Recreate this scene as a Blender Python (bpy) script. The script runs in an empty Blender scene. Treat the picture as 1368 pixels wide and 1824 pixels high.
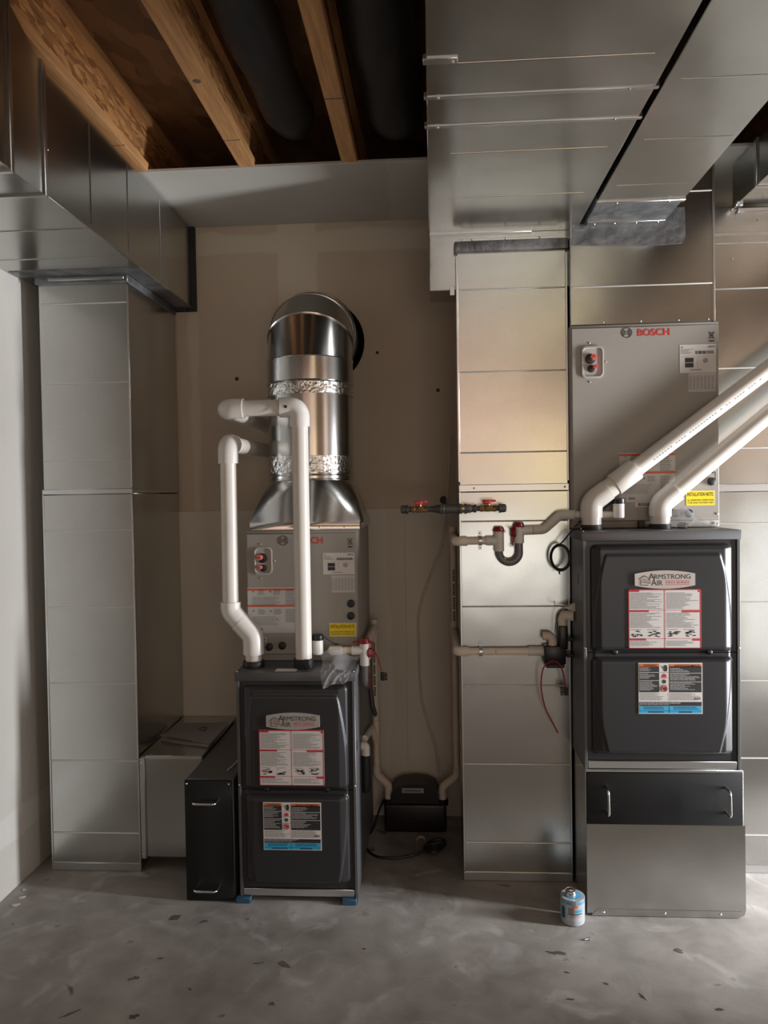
import bpy, bmesh, math, random
from mathutils import Vector, Matrix
random.seed(11)
scene = bpy.context.scene
col = scene.collection

# ------------------------------------------------------------------ camera
PSI, TH, RHO, FPX = 0.0638, 0.0246, 0.01567, 1340.0
F = Vector((-math.sin(PSI)*math.cos(TH), math.cos(PSI)*math.cos(TH), -math.sin(TH)))
R0 = Vector((math.cos(PSI), math.sin(PSI), 0)); U0 = R0.cross(F)
UP = U0*math.cos(RHO) + R0*math.sin(RHO); RT = R0*math.cos(RHO) - U0*math.sin(RHO)
cd = bpy.data.cameras.new('camera'); cam = bpy.data.objects.new('camera', cd); col.objects.link(cam)
cam.matrix_world = Matrix(((RT.x, UP.x, -F.x, 0), (RT.y, UP.y, -F.y, 0), (RT.z, UP.z, -F.z, 1.54), (0, 0, 0, 1)))
cd.sensor_fit = 'HORIZONTAL'; cd.sensor_width = 36; cd.lens = FPX/1368*36; cd.clip_start = 0.05
scene.camera = cam

# ------------------------------------------------------------------ light
world = bpy.data.worlds.new('world'); scene.world = world; world.use_nodes = True
world.node_tree.nodes['Background'].inputs[0].default_value = (0.55, 0.7, 1, 1)
world.node_tree.nodes['Background'].inputs[1].default_value = 0.5
def area(name, loc, direction, sx, sy, power, color, spread=180):
    ld = bpy.data.lights.new(name, 'AREA'); ld.shape = 'RECTANGLE'; ld.size = sx; ld.size_y = sy
    ld.energy = power; ld.color = color; ld.spread = math.radians(spread)
    o = bpy.data.objects.new(name, ld); col.objects.link(o); o.location = loc
    o.rotation_euler = Vector(direction).to_track_quat('-Z', 'Y').to_euler(); return o
# daylight through the doorway in the right wall; the rear and upper side lights are added, unseen fill
area('doorway_daylight', (3.4, 2.15, 0.95), (-1, 0.03, 0), 0.28, 1.7, 260, (0.94, 0.96, 1.0))
area('side_window_daylight', (2.38, 0.55, 0.80), (-1, 0, 0), 0.9, 1.3, 8.5, (0.97, 1.0, 1.0))
area('side_warm_fill', (2.38, 0.55, 2.05), (-1, 0, 0), 0.9, 0.9, 3.0, (1.0, 0.62, 0.36))  # added warm light for the orange reflection in the right duct
area('rear_low_fill', (0.85, -2.58, 0.80), (0, 1, 0), 1.6, 0.60, 11, (1.0, 0.92, 0.80))  # unseen fill, also gives the middle duct its bright spot
area('rear_warm_fill', (0.20, -2.58, 2.05), (0, 1, 0), 3.4, 0.9, 14, (1.0, 0.55, 0.24))  # added warm fill, tints the middle duct's reflection amber
area('rear_yellow_fill', (1.42, -2.57, 1.75), (0, 1, 0), 0.4, 0.45, 2.2, (0.95, 0.85, 0.22))  # added light for the yellow spot reflected in the middle duct
vs = scene.view_settings
vs.view_transform = 'Standard'; vs.look = 'None'; vs.gamma = 1; vs.use_curve_mapping = False; vs.exposure = -0.1

# ------------------------------------------------------------------ materials
def nt(name):
    m = bpy.data.materials.new(name); m.use_nodes = True
    return m, m.node_tree, m.node_tree.nodes['Principled BSDF']
def mat(name, c, rough=.5, metal=0, var=0, vscale=6, bump=0, bscale=40, rvar=0, stretch=(1, 1, 1), c2=None, spec=.5):
    m, t, b = nt(name); N = t.nodes; L = t.links
    b.inputs['Base Color'].default_value = (*c, 1); b.inputs['Roughness'].default_value = rough
    b.inputs['Metallic'].default_value = metal; b.inputs['Specular IOR Level'].default_value = spec
    if var or bump or rvar:
        tc = N.new('ShaderNodeTexCoord'); mp = N.new('ShaderNodeMapping'); mp.inputs['Scale'].default_value = stretch
        L.new(tc.outputs['Object'], mp.inputs['Vector'])
    if var or rvar:
        n = N.new('ShaderNodeTexNoise'); n.inputs['Scale'].default_value = vscale; n.inputs['Detail'].default_value = 5
        L.new(mp.outputs[0], n.inputs['Vector'])
    if var:
        r = N.new('ShaderNodeValToRGB'); d = c2 or tuple(x*(1-var) for x in c)
        r.color_ramp.elements[0].color = (*d, 1); r.color_ramp.elements[1].color = (*[min(1, x*(1+var*.5)) for x in c], 1)
        r.color_ramp.elements[0].position = .3; r.color_ramp.elements[1].position = .7
        L.new(n.outputs['Fac'], r.inputs['Fac']); L.new(r.outputs['Color'], b.inputs['Base Color'])
    if rvar:
        mr = N.new('ShaderNodeMapRange'); mr.inputs['To Min'].default_value = rough-rvar; mr.inputs['To Max'].default_value = rough+rvar
        L.new(n.outputs['Fac'], mr.inputs['Value']); L.new(mr.outputs[0], b.inputs['Roughness'])
    if bump:
        n2 = N.new('ShaderNodeTexNoise'); n2.inputs['Scale'].default_value = bscale; n2.inputs['Detail'].default_value = 4
        L.new(mp.outputs[0], n2.inputs['Vector'])
        bp = N.new('ShaderNodeBump'); bp.inputs['Strength'].default_value = bump; bp.inputs['Distance'].default_value = .01
        L.new(n2.outputs['Fac'], bp.inputs['Height']); L.new(bp.outputs[0], b.inputs['Normal'])
    return m
def galvanized(name, base, rough):
    m, t, b = nt(name); N = t.nodes; L = t.links
    tc = N.new('ShaderNodeTexCoord')
    v = N.new('ShaderNodeTexVoronoi'); v.inputs['Scale'].default_value = 130; L.new(tc.outputs['Object'], v.inputs['Vector'])
    n = N.new('ShaderNodeTexNoise'); n.inputs['Scale'].default_value = 3; n.inputs['Detail'].default_value = 4; L.new(tc.outputs['Object'], n.inputs['Vector'])
    bw = N.new('ShaderNodeRGBToBW'); L.new(v.outputs['Color'], bw.inputs[0])
    add = N.new('ShaderNodeMath'); add.operation = 'MULTIPLY_ADD'; add.inputs[1].default_value = .18
    L.new(bw.outputs[0], add.inputs[0]); L.new(n.outputs['Fac'], add.inputs[2])
    r = N.new('ShaderNodeValToRGB'); r.color_ramp.elements[0].position = .35; r.color_ramp.elements[1].position = .95
    r.color_ramp.elements[0].color = (*[x*.90 for x in base], 1); r.color_ramp.elements[1].color = (*[x*1.06 for x in base], 1)
    L.new(add.outputs[0], r.inputs['Fac']); L.new(r.outputs['Color'], b.inputs['Base Color'])
    mr = N.new('ShaderNodeMapRange'); mr.inputs['To Min'].default_value = rough-.03; mr.inputs['To Max'].default_value = rough+.05
    L.new(n.outputs['Fac'], mr.inputs['Value']); L.new(mr.outputs[0], b.inputs['Roughness'])
    n2 = N.new('ShaderNodeTexNoise'); n2.inputs['Scale'].default_value = 2.6; n2.inputs['Detail'].default_value = 2; L.new(tc.outputs['Object'], n2.inputs['Vector'])
    bp = N.new('ShaderNodeBump'); bp.inputs['Strength'].default_value = .12; bp.inputs['Distance'].default_value = .03
    L.new(n2.outputs['Fac'], bp.inputs['Height']); L.new(bp.outputs[0], b.inputs['Normal'])
    b.inputs['Metallic'].default_value = 1
    return m
GALV = galvanized('galvanized_steel', (.56, .565, .545), .23)
SHINY = galvanized('bright_galvanized_steel', (.60, .60, .59), .20)
FOIL = mat('foil_tape', (.78, .77, .75), .16, 1, bump=.9, bscale=45)
CLEAT = mat('zinc_cleat', (.66, .67, .67), .3, 1)
MASTIC = mat('grey_duct_mastic', (.21, .215, .22), .34, .6, var=.4, vscale=18, bump=.5, bscale=30)
GASKET = mat('dark_gasket', (.02, .021, .022), .6)
VOID = mat('painted_void', (.003, .003, .003), 1, spec=0)
CHAR = mat('charcoal_enamel', (.024, .024, .025), .34, 0, bump=.03, bscale=500)
CHARSIDE = mat('grey_enamel_cabinet', (.115, .115, .118), .38, .3, bump=.03, bscale=400)
BLACKP = mat('black_painted_steel', (.010, .0104, .0108), .5, bump=.03, bscale=400, spec=.3)
COILG = mat('warm_grey_enamel', (.31, .285, .25), .45, bump=.02, bscale=500)
COILD = mat('grey_plastic_cup', (.40, .385, .36), .35)
PVC = mat('white_pvc', (.68, .635, .57), .33, var=.06, vscale=5)
PVCW = mat('glossy_white_fitting', (.72, .69, .645), .25)
PVCT = mat('cream_drain_pipe', (.76, .66, .54), .38, var=.08)
RUBBER = mat('black_rubber', (.012, .012, .013), .5)
BEADM = mat('zinc_bead', (.66, .65, .61), .36, .55)
BLACKPL = mat('black_plastic', (.007, .007, .007), .35)
REDPL = mat('red_plastic', (.24, .014, .02), .35)
REDLEV = mat('red_vinyl_lever', (.50, .02, .035), .35)
PINK = mat('pink_copper_plug', (.62, .16, .14), .4)
BRASS = mat('brass', (.55, .36, .17), .32, 1, var=.25, vscale=40)
IRON = mat('black_iron', (.085, .080, .076), .42, .5, bump=.2, bscale=200)
CHROME = mat('chrome', (.8, .8, .8), .14, 1)
SCREW = mat('zinc_screw', (.75, .74, .72), .25, 1)
PAPER = mat('white_paper', (.80, .76, .74), .7, var=.06)
LABELW = mat('white_label', (.60, .565, .535), .45)
LABELG = mat('translucent_grey_label', (.50, .48, .45), .45)
PBLACK = mat('black_print', (.02, .02, .02), .5)
PGREY = mat('grey_print', (.22, .21, .20), .5)
PLGREY = mat('pale_print', (.45, .43, .41), .5)
PRED = mat('red_print', (.50, .02, .03), .5)
PORANGE = mat('orange_print', (.55, .13, .03), .5)
PRORANGE = mat('red_orange_print', (.62, .10, .04), .5)
PBLUE = mat('blue_print', (.03, .33, .55), .5)
PDBLUE = mat('dark_blue_print', (.01, .08, .16), .5)
BRANDRED = mat('brand_red_print', (.55, .035, .03), .5)
YELLOW = mat('yellow_label', (.80, .60, .01), .45)
SILVER = mat('silver_badge', (.60, .56, .53), .32, .6)
BLUEPAD = mat('blue_foam_pad', (.022, .075, .125), .7)
CANBLUE = mat('blue_can_top', (.09, .27, .40), .25)
CANLAB = mat('can_paper_label', (.38, .41, .43), .4, var=.12, vscale=60)
CORD = mat('black_cord', (.010, .010, .010), .5)
REDWIRE = mat('red_wire', (.32, .015, .02), .4)
WHITEW = mat('white_wire', (.7, .66, .6), .5)
DEBRIS = mat('dark_debris', (.105, .092, .082), .8, var=.3, vscale=60)
BROWND = mat('brown_debris', (.15, .115, .092), .85, var=.4, vscale=60)
PLASTERD = mat('plaster_drip', (.55, .53, .50), .8)
INSUL = mat('black_duct_wrap', (.009, .0094, .0105), .5, bump=.5, bscale=10)
def clear(name, c, rough, mixfac):
    m, t, b = nt(name); N = t.nodes; L = t.links
    tr = N.new('ShaderNodeBsdfTransparent'); tr.inputs[0].default_value = (*c, 1)
    mx = N.new('ShaderNodeMixShader'); mx.inputs[0].default_value = mixfac
    b.inputs['Roughness'].default_value = rough; b.inputs['Base Color'].default_value = (*[x*.75 for x in c], 1)
    L.new(tr.outputs[0], mx.inputs[1]); L.new(b.outputs[0], mx.inputs[2]); L.new(mx.outputs[0], N['Material Output'].inputs['Surface'])
    return m
BAG = clear('clear_polythene', (.92, .92, .93), .06, .26)
VINYL = clear('clear_vinyl', (.97, .96, .92), .15, .28)
SMOKE = mat('smoked_trap_tube', (.17, .145, .15), .18)

def drywall(name, c, cj, zs=(), xs=(), w=.09):
    m, t, b = nt(name); N = t.nodes; L = t.links
    g = N.new('ShaderNodeNewGeometry'); sp = N.new('ShaderNodeSeparateXYZ'); L.new(g.outputs['Position'], sp.inputs[0])
    n = N.new('ShaderNodeTexNoise'); n.inputs['Scale'].default_value = 3.5; n.inputs['Detail'].default_value = 4; L.new(g.outputs['Position'], n.inputs['Vector'])
    n1 = N.new('ShaderNodeTexNoise'); n1.inputs['Scale'].default_value = 900; L.new(g.outputs['Position'], n1.inputs['Vector'])
    fac = None
    for ax, vals in (('Z', zs), ('X', xs), ):
        for v, ww in vals:
            d = N.new('ShaderNodeMath'); d.operation = 'SUBTRACT'; d.inputs[1].default_value = v; L.new(sp.outputs[ax], d.inputs[0])
            a = N.new('ShaderNodeMath'); a.operation = 'ABSOLUTE'; L.new(d.outputs[0], a.inputs[0])
            w2 = N.new('ShaderNodeMath'); w2.operation = 'MULTIPLY_ADD'; w2.inputs[1].default_value = .09; L.new(n.outputs['Fac'], w2.inputs[0]); L.new(a.outputs[0], w2.inputs[2])
            mr = N.new('ShaderNodeMapRange'); mr.inputs['From Min'].default_value = ww+.05; mr.inputs['From Max'].default_value = ww+.035; L.new(w2.outputs[0], mr.inputs['Value'])
            if fac is None: fac = mr.outputs[0]
            else:
                mx = N.new('ShaderNodeMath'); mx.operation = 'MAXIMUM'; L.new(fac, mx.inputs[0]); L.new(mr.outputs[0], mx.inputs[1]); fac = mx.outputs[0]
    r = N.new('ShaderNodeValToRGB'); r.color_ramp.elements[0].color = (*[x*.90 for x in c], 1); r.color_ramp.elements[1].color = (*[x*1.06 for x in c], 1)
    L.new(n.outputs['Fac'], r.inputs['Fac'])
    if fac is not None:
        mc = N.new('ShaderNodeMix'); mc.data_type = 'RGBA'; L.new(fac, mc.inputs['Factor']); L.new(r.outputs[0], mc.inputs['A']); mc.inputs['B'].default_value = (*cj, 1)
        L.new(mc.outputs['Result'], b.inputs['Base Color'])
    else: L.new(r.outputs[0], b.inputs['Base Color'])
    b.inputs['Roughness'].default_value = .75
    bp = N.new('ShaderNodeBump'); bp.inputs['Strength'].default_value = .06; bp.inputs['Distance'].default_value = .002
    L.new(n1.outputs['Fac'], bp.inputs['Height']); L.new(bp.outputs[0], b.inputs['Normal'])
    return m
DRYB = drywall('drywall_upper_back', (.55, .465, .36), (.62, .555, .45), zs=((2.74, .055),), xs=((-.62, .10), (-1.13, .03), (.62, .1)))
DRYP = drywall('drywall_lower_back', (.66, .60, .505), (.70, .64, .55), xs=((-.30, .10),))
DRYL = drywall('drywall_left', (.62, .595, .55), (.68, .66, .62), zs=((.25, .06),), xs=())
DRYC = drywall('drywall_ceiling', (.50, .48, .44), (.55, .53, .49), xs=((-.05, .12),))

def concrete():
    m, t, b = nt('concrete_slab'); N = t.nodes; L = t.links
    g = N.new('ShaderNodeNewGeometry')
    def noise(s, d, dist=0):
        n = N.new('ShaderNodeTexNoise'); n.inputs['Scale'].default_value = s; n.inputs['Detail'].default_value = d; n.inputs['Distortion'].default_value = dist
        L.new(g.outputs['Position'], n.inputs['Vector']); return n
    a = noise(1.8, 7, .3); bnoise = noise(9, 9, .35); fine = noise(160, 3); spots = noise(9, 4, .4)
    mix = N.new('ShaderNodeMath'); mix.operation = 'MULTIPLY_ADD'; mix.inputs[1].default_value = .55; L.new(bnoise.outputs['Fac'], mix.inputs[0]); L.new(a.outputs['Fac'], mix.inputs[2])
    r = N.new('ShaderNodeValToRGB'); r.color_ramp.elements[0].position = .48; r.color_ramp.elements[1].position = 1.0
    r.color_ramp.elements[0].color = (.170, .150, .132, 1); r.color_ramp.elements[1].color = (.42, .39, .36, 1)
    L.new(mix.outputs[0], r.inputs['Fac'])
    st = N.new('ShaderNodeMapRange'); st.inputs['From Min'].default_value = .66; st.inputs['From Max'].default_value = .74; L.new(spots.outputs['Fac'], st.inputs['Value'])
    mc = N.new('ShaderNodeMix'); mc.data_type = 'RGBA'; L.new(st.outputs[0], mc.inputs['Factor']); L.new(r.outputs[0], mc.inputs['A']); mc.inputs['B'].default_value = (.12, .105, .092, 1)
    sc = noise(4.5, 12, 1.5); sm = N.new('ShaderNodeMapRange'); sm.inputs['From Min'].default_value = .56; sm.inputs['From Max'].default_value = .72; sm.inputs['To Max'].default_value = .55; L.new(sc.outputs['Fac'], sm.inputs['Value'])
    m2 = N.new('ShaderNodeMix'); m2.data_type = 'RGBA'; L.new(sm.outputs[0], m2.inputs['Factor']); L.new(mc.outputs['Result'], m2.inputs['A']); m2.inputs['B'].default_value = (.56, .54, .52, 1)
    L.new(m2.outputs['Result'], b.inputs['Base Color'])
    mr = N.new('ShaderNodeMapRange'); mr.inputs['To Min'].default_value = .42; mr.inputs['To Max'].default_value = .75; L.new(bnoise.outputs['Fac'], mr.inputs['Value']); L.new(mr.outputs[0], b.inputs['Roughness'])
    h = N.new('ShaderNodeMath'); h.operation = 'MULTIPLY_ADD'; h.inputs[1].default_value = .12; L.new(fine.outputs['Fac'], h.inputs[0]); L.new(bnoise.outputs['Fac'], h.inputs[2])
    bp = N.new('ShaderNodeBump'); bp.inputs['Strength'].default_value = .22; bp.inputs['Distance'].default_value = .010
    L.new(h.outputs[0], bp.inputs['Height']); L.new(bp.outputs[0], b.inputs['Normal'])
    return m
CONC = concrete()
def osb(name, lo, hi, sc=(26, 9, 26)):
    m, t, b = nt(name); N = t.nodes; L = t.links
    tc = N.new('ShaderNodeTexCoord'); mp = N.new('ShaderNodeMapping'); mp.inputs['Scale'].default_value = sc; mp.inputs['Rotation'].default_value = (.5, .2, .3)
    L.new(tc.outputs['Object'], mp.inputs[0])
    n0 = N.new('ShaderNodeTexNoise'); n0.inputs['Scale'].default_value = .8; L.new(mp.outputs[0], n0.inputs['Vector'])
    ad = N.new('ShaderNodeVectorMath'); ad.operation = 'MULTIPLY_ADD'; ad.inputs[1].default_value = (.7, .7, .7); L.new(n0.outputs['Color'], ad.inputs[0]); L.new(mp.outputs[0], ad.inputs[2])
    v = N.new('ShaderNodeTexVoronoi'); v.inputs['Scale'].default_value = 1.0; L.new(ad.outputs[0], v.inputs['Vector'])
    bw = N.new('ShaderNodeRGBToBW'); L.new(v.outputs['Color'], bw.inputs[0])
    r = N.new('ShaderNodeValToRGB'); r.color_ramp.elements[0].color = (*lo, 1); r.color_ramp.elements[1].color = (*hi, 1)
    r.color_ramp.elements[0].position = .2; r.color_ramp.elements[1].position = .85
    L.new(bw.outputs[0], r.inputs['Fac']); L.new(r.outputs[0], b.inputs['Base Color']); b.inputs['Roughness'].default_value = .7
    bp = N.new('ShaderNodeBump'); bp.inputs['Strength'].default_value = .5; bp.inputs['Distance'].default_value = .006
    L.new(bw.outputs[0], bp.inputs['Height']); L.new(bp.outputs[0], b.inputs['Normal'])
    return m
OSB = osb('osb_web', (.25, .10, .03), (.60, .29, .10), (50, 22, 75))
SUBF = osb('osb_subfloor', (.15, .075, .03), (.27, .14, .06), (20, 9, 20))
REARW = osb('osb_rear_wall', (.36, .22, .10), (.55, .36, .19), (8, 8, 8))
PLYW = osb('plywood_right_wall', (.55, .37, .21), (.72, .52, .32), (5, 5, 5))
SPRUCE = mat('spruce_flange', (.60, .31, .125), .6, var=.28, vscale=5, stretch=(14, 1, 14), bump=.2, bscale=30)

# ------------------------------------------------------------------ geometry helpers
OFF = {}
def V(*a): return Vector(a)
def B(): return bmesh.new()
def box(bm, x0, x1, y0, y1, z0, z1, bev=0, seg=1):
    vs_ = [bm.verts.new(p) for p in ((x0,y0,z0),(x1,y0,z0),(x1,y1,z0),(x0,y1,z0),(x0,y0,z1),(x1,y0,z1),(x1,y1,z1),(x0,y1,z1))]
    fs = [bm.faces.new([vs_[i] for i in q]) for q in ((3,2,1,0),(4,5,6,7),(0,1,5,4),(1,2,6,5),(2,3,7,6),(3,0,4,7))]
    if bev:
        es = list({e for f in fs for e in f.edges})
        bmesh.ops.bevel(bm, geom=es, offset=bev, segments=seg, affect='EDGES', profile=.5)
    return bm
def frames(pts):
    ts = []
    for i in range(len(pts)):
        a = pts[max(0, i-1)]; b = pts[min(len(pts)-1, i+1)]
        ts.append((b-a).normalized())
    n = ts[0].orthogonal().normalized(); out = []
    for i, t in enumerate(ts):
        if i:
            ax = ts[i-1].cross(t)
            if ax.length > 1e-7: n = Matrix.Rotation(ts[i-1].angle(t), 3, ax.normalized()) @ n
        n = (n - t*n.dot(t)).normalized(); out.append((n, t.cross(n)))
    return out
def tube(bm, pts, r, n=16, cap=True):
    pts = [Vector(p) for p in pts]; rr = r if isinstance(r, (list, tuple)) else [r]*len(pts)
    rings = []
    for p, (u, v), q in zip(pts, frames(pts), rr):
        rings.append([bm.verts.new(p + (u*math.cos(2*math.pi*k/n) + v*math.sin(2*math.pi*k/n))*q) for k in range(n)])
    for a, b in zip(rings, rings[1:]):
        for k in range(n): bm.faces.new((a[k], a[(k+1) % n], b[(k+1) % n], b[k]))
    if cap: bm.faces.new(rings[0][::-1]); bm.faces.new(rings[-1])
    return bm
def lathe(bm, o, axis, prof, n=24):
    """profile of (t, r) along an axis, closed at both ends"""
    o = Vector(o); ax = Vector(axis).normalized(); u = ax.orthogonal().normalized(); v = ax.cross(u); rings = []
    for t, r in prof:
        rings.append([bm.verts.new(o + ax*t + (u*math.cos(2*math.pi*k/n) + v*math.sin(2*math.pi*k/n))*max(r, 1e-5)) for k in range(n)])
    for a, b in zip(rings, rings[1:]):
        for k in range(n): bm.faces.new((a[k], a[(k+1) % n], b[(k+1) % n], b[k]))
    bm.faces.new(rings[0][::-1]); bm.faces.new(rings[-1]); return bm
def fillet(pts, R, seg=8):
    pts = [Vector(p) for p in pts]; out = [pts[0]]
    for i in range(1, len(pts)-1):
        a = (pts[i-1]-pts[i]); b = (pts[i+1]-pts[i]); ang = a.angle(b)
        if math.pi - ang < .01: out.append(pts[i]); continue
        d = min(R/math.tan(ang/2), a.length*.49, b.length*.49); a.normalize(); b.normalize()
        p0 = pts[i]+a*d; p1 = pts[i]+b*d; Rr = d*math.tan(ang/2); bis = (a+b).normalized(); c = pts[i]+bis*(Rr/math.sin(ang/2))
        v0 = p0-c; v1 = p1-c; tot = v0.angle(v1); ax = v0.cross(v1).normalized()
        for k in range(seg+1): out.append(c + Matrix.Rotation(tot*k/seg, 3, ax) @ v0)
    out.append(pts[-1]); return out
def spline(pts, per=8):
    pts = [Vector(p) for p in pts]; P = [pts[0]*2-pts[1]] + pts + [pts[-1]*2-pts[-2]]; out = []
    for i in range(1, len(P)-2):
        for k in range(per):
            t = k/per; a, b, c, d = P[i-1:i+3]
            out.append(.5*((2*b) + (c-a)*t + (2*a-5*b+4*c-d)*t*t + (3*b-a-3*c+d)*t**3))
    out.append(pts[-1]); return out
def prism(bm, poly, y0, y1):
    """polygon in the XZ plane, from y0 to y1"""
    a = [bm.verts.new((x, y0, z)) for x, z in poly]; b = [bm.verts.new((x, y1, z)) for x, z in poly]; n = len(poly)
    bm.faces.new(a); bm.faces.new(b[::-1])
    for i in range(n): bm.faces.new((a[i], b[i], b[(i+1) % n], a[(i+1) % n]))
    bmesh.ops.recalc_face_normals(bm, faces=bm.faces); return bm
def decal(bm, rects, y):
    for x0, x1, z0, z1 in rects:
        bm.faces.new([bm.verts.new(p) for p in ((x0, y, z0), (x1, y, z0), (x1, y, z1), (x0, y, z1))])
    return bm
def thing(name, loc, label, cat, group=None, kind=None):
    o = bpy.data.objects.new(name, None); o.empty_display_size = .05; col.objects.link(o); o.location = loc
    o['label'] = label; o['category'] = cat
    if group: o['group'] = group
    if kind: o['kind'] = kind
    OFF[o] = Vector(loc); return o
def obj(name, bm, m, parent=None, smooth=True, base=None, label=None, cat=None, group=None, kind=None, ang=38):
    off = OFF[parent] if parent else Vector(base if base else (0, 0, 0))
    bmesh.ops.translate(bm, verts=bm.verts, vec=-off)
    me = bpy.data.meshes.new(name); bm.to_mesh(me); bm.free(); me.materials.append(m)
    if smooth: me.shade_smooth(); me.set_sharp_from_angle(angle=math.radians(ang))
    o = bpy.data.objects.new(name, me); col.objects.link(o)
    if name in ('small_print', 'diagram', 'table_print', 'barcode', 'pipe_print', 'foil_tape') and not kind: kind = 'stuff' if name != 'foil_tape' else None
    if parent: o.parent = parent
    else: o.location = off
    for k, v in (('label', label), ('category', cat), ('group', group), ('kind', kind)):
        if v: o[k] = v
    OFF[o] = off; return o
_shared = {}
def screw(parent, p, axis='y', r=.004, m=None, name='screw'):
    key = (axis, r, name)
    if key not in _shared:
        bm = B(); d = {'y': (0, -1, 0), 'z': (0, 0, -1), 'x': (1, 0, 0), '-x': (-1, 0, 0), 'up': (0, 0, 1)}[axis]
        lathe(bm, (0, 0, 0), d, [(-.001, r), (.0015, r), (.003, r*.6), (.0035, 0)], 8)
        me = bpy.data.meshes.new(name); bm.to_mesh(me); bm.free(); me.materials.append(m or SCREW); me.shade_smooth(); _shared[key] = me
    o = bpy.data.objects.new(name, _shared[key]); col.objects.link(o); o.parent = parent; o.location = Vector(p)-OFF[parent]; OFF[o] = OFF[parent]
    return o
def text(body, x0, x1, z0, z1, y, m, parent, bold=.0, name='lettering', tilt=0):
    c = bpy.data.curves.new('t', 'FONT'); c.body = body; c.resolution_u = 3; c.offset = bold
    ob = bpy.data.objects.new('t', c); me = bpy.data.meshes.new_from_object(ob); bpy.data.objects.remove(ob); bpy.data.curves.remove(c)
    xs = [v.co.x for v in me.vertices]; ys = [v.co.y for v in me.vertices]; ax, bx, ay, by = min(xs), max(xs), min(ys), max(ys); off = OFF[parent]
    for v in me.vertices:
        X = x0+(v.co.x-ax)/(bx-ax)*(x1-x0); Z = z0+(v.co.y-ay)/(by-ay)*(z1-z0)
        v.co = Vector((X, y, Z))-off
    me.name = name; me.materials.clear(); me.materials.append(m)
    o = bpy.data.objects.new(name, me); col.objects.link(o); o.parent = parent; OFF[o] = off; return o
def lines(x0, x1, z0, z1, n, th=.45, ragged=.35, rnd=random):
    out = []; h = (z1-z0)/n
    for i in range(n):
        zt = z1-i*h; e = x1-(x1-x0)*ragged*rnd.random()
        # a text line is broken into words
        x = x0
        while x < e:
            w = (x1-x0)*(.05+.12*rnd.random()); out.append((x, min(x+w, e), zt-h*th, zt)); x += w+(x1-x0)*.015
    return out

# ------------------------------------------------------------------ the room
def struct(name, bm, m, parent=None, smooth=False): return obj(name, bm, m, parent, smooth=smooth, kind='structure')
struct('floor', box(B(), -1.9, 5.0, -2.75, 3.75, -.12, 0), CONC)
wb = struct('wall_back', box(B(), -1.9, 2.55, 3.57, 3.70, 0, 3.08), DRYB)
for x0, x1 in ((-1.668, -.1305), (-.130, 2.398)):
    o = obj('drywall_sheet', box(B(), x0, x1, 3.557, 3.5705, 0, 1.468, .0004), DRYP, wb, smooth=False)
bm = B(); lathe(bm, (-.504, 3.5695, 2.262), (0, -1, 0), [(0, .196), (.0012, .196)], 40); obj('duct_opening', bm, VOID, wb)  # flat disc, the dark inside the hole is painted on
for x, z, r in ((-.925, 2.10, .010), (-.248, 2.207, .008), (.036, 2.023, .009), (.056, 1.505, .020)):
    bm = B(); lathe(bm, (x, 3.5695, z), (0, -1, 0), [(0, r), (.001, r*.95)], 7); obj('knocked_hole', bm, GASKET, wb)
struct('wall_left', box(B(), -1.80, -1.67, -2.75, 3.57, 0, 3.08), DRYL)
bm = B()
box(bm, 2.40, 2.55, -2.75, .10, 0, 3.08); box(bm, 2.40, 2.55, 1.0, 2.217, 0, 3.08); box(bm, 2.40, 2.55, .10, 1.0, 0, .15); box(bm, 2.40, 2.55, .10, 1.0, 1.45, 1.60); box(bm, 2.40, 2.55, .10, 1.0, 2.50, 3.08); box(bm, 2.40, 2.55, 3.20, 3.57, 0, 3.08); box(bm, 2.40, 2.55, 2.217, 3.20, 2.08, 3.08)
struct('wall_right', bm, PLYW)
bm = B()   # wall behind the camera, its two wide openings added for the fill lights
box(bm, -1.67, -1.50, -2.75, -2.60, 0, 3.08); box(bm, 1.90, 2.40, -2.75, -2.60, 0, 3.08)
box(bm, -1.50, 1.90, -2.75, -2.60, 0, .35); box(bm, -1.50, -.70, -2.75, -2.60, .35, 1.55); box(bm, -.70, 1.90, -2.75, -2.60, 1.25, 1.55); box(bm, -1.50, 1.90, -2.75, -2.60, 2.55, 3.08)
struct('wall_front', bm, REARW)
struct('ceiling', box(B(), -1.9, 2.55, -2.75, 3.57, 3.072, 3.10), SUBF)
struct('ceiling_strip', box(B(), -1.668, 2.398, 2.945, 3.568, 2.825, 2.838, .002), DRYC)

# I-joists
for i, (xc, lab) in enumerate(((-1.135, 'I-joist with rough strand-board web above the left duct'),
                               (-.707, 'I-joist with a knot in its bottom flange, middle of the three'),
                               (-.302, 'I-joist nearest the large overhead duct, black wrap on both sides'))):
    t = thing('ceiling_joist', (xc, .5, 2.83), lab, 'joist', 'ceiling I-joists')
    obj('bottom_flange', box(B(), xc-.031, xc+.031, -2.6, 3.5, 2.83, 2.868, .003), SPRUCE, t)
    obj('web', box(B(), xc-.006, xc+.006, -2.6, 3.5, 2.868, 3.034), OSB, t, label='rough strand-board web')
    obj('top_flange', box(B(), xc-.031, xc+.031, -2.6, 3.5, 3.034, 3.071), SPRUCE, t)
    if i == 1:
        bm = B(); lathe(bm, (xc-.004, 2.33, 2.8301), (0, 0, -1), [(0, .013), (.0006, .012)], 14); k = obj('knot', bm, BROWND, t)
    if i == 2:
        obj('joint', box(B(), xc-.031, xc+.031, 2.47, 2.474, 2.829, 2.832), BROWND, t)
    else:
        obj('joint', box(B(), xc-.031, xc+.031, 2.72, 2.723, 2.829, 2.832), BROWND, t)
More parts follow.
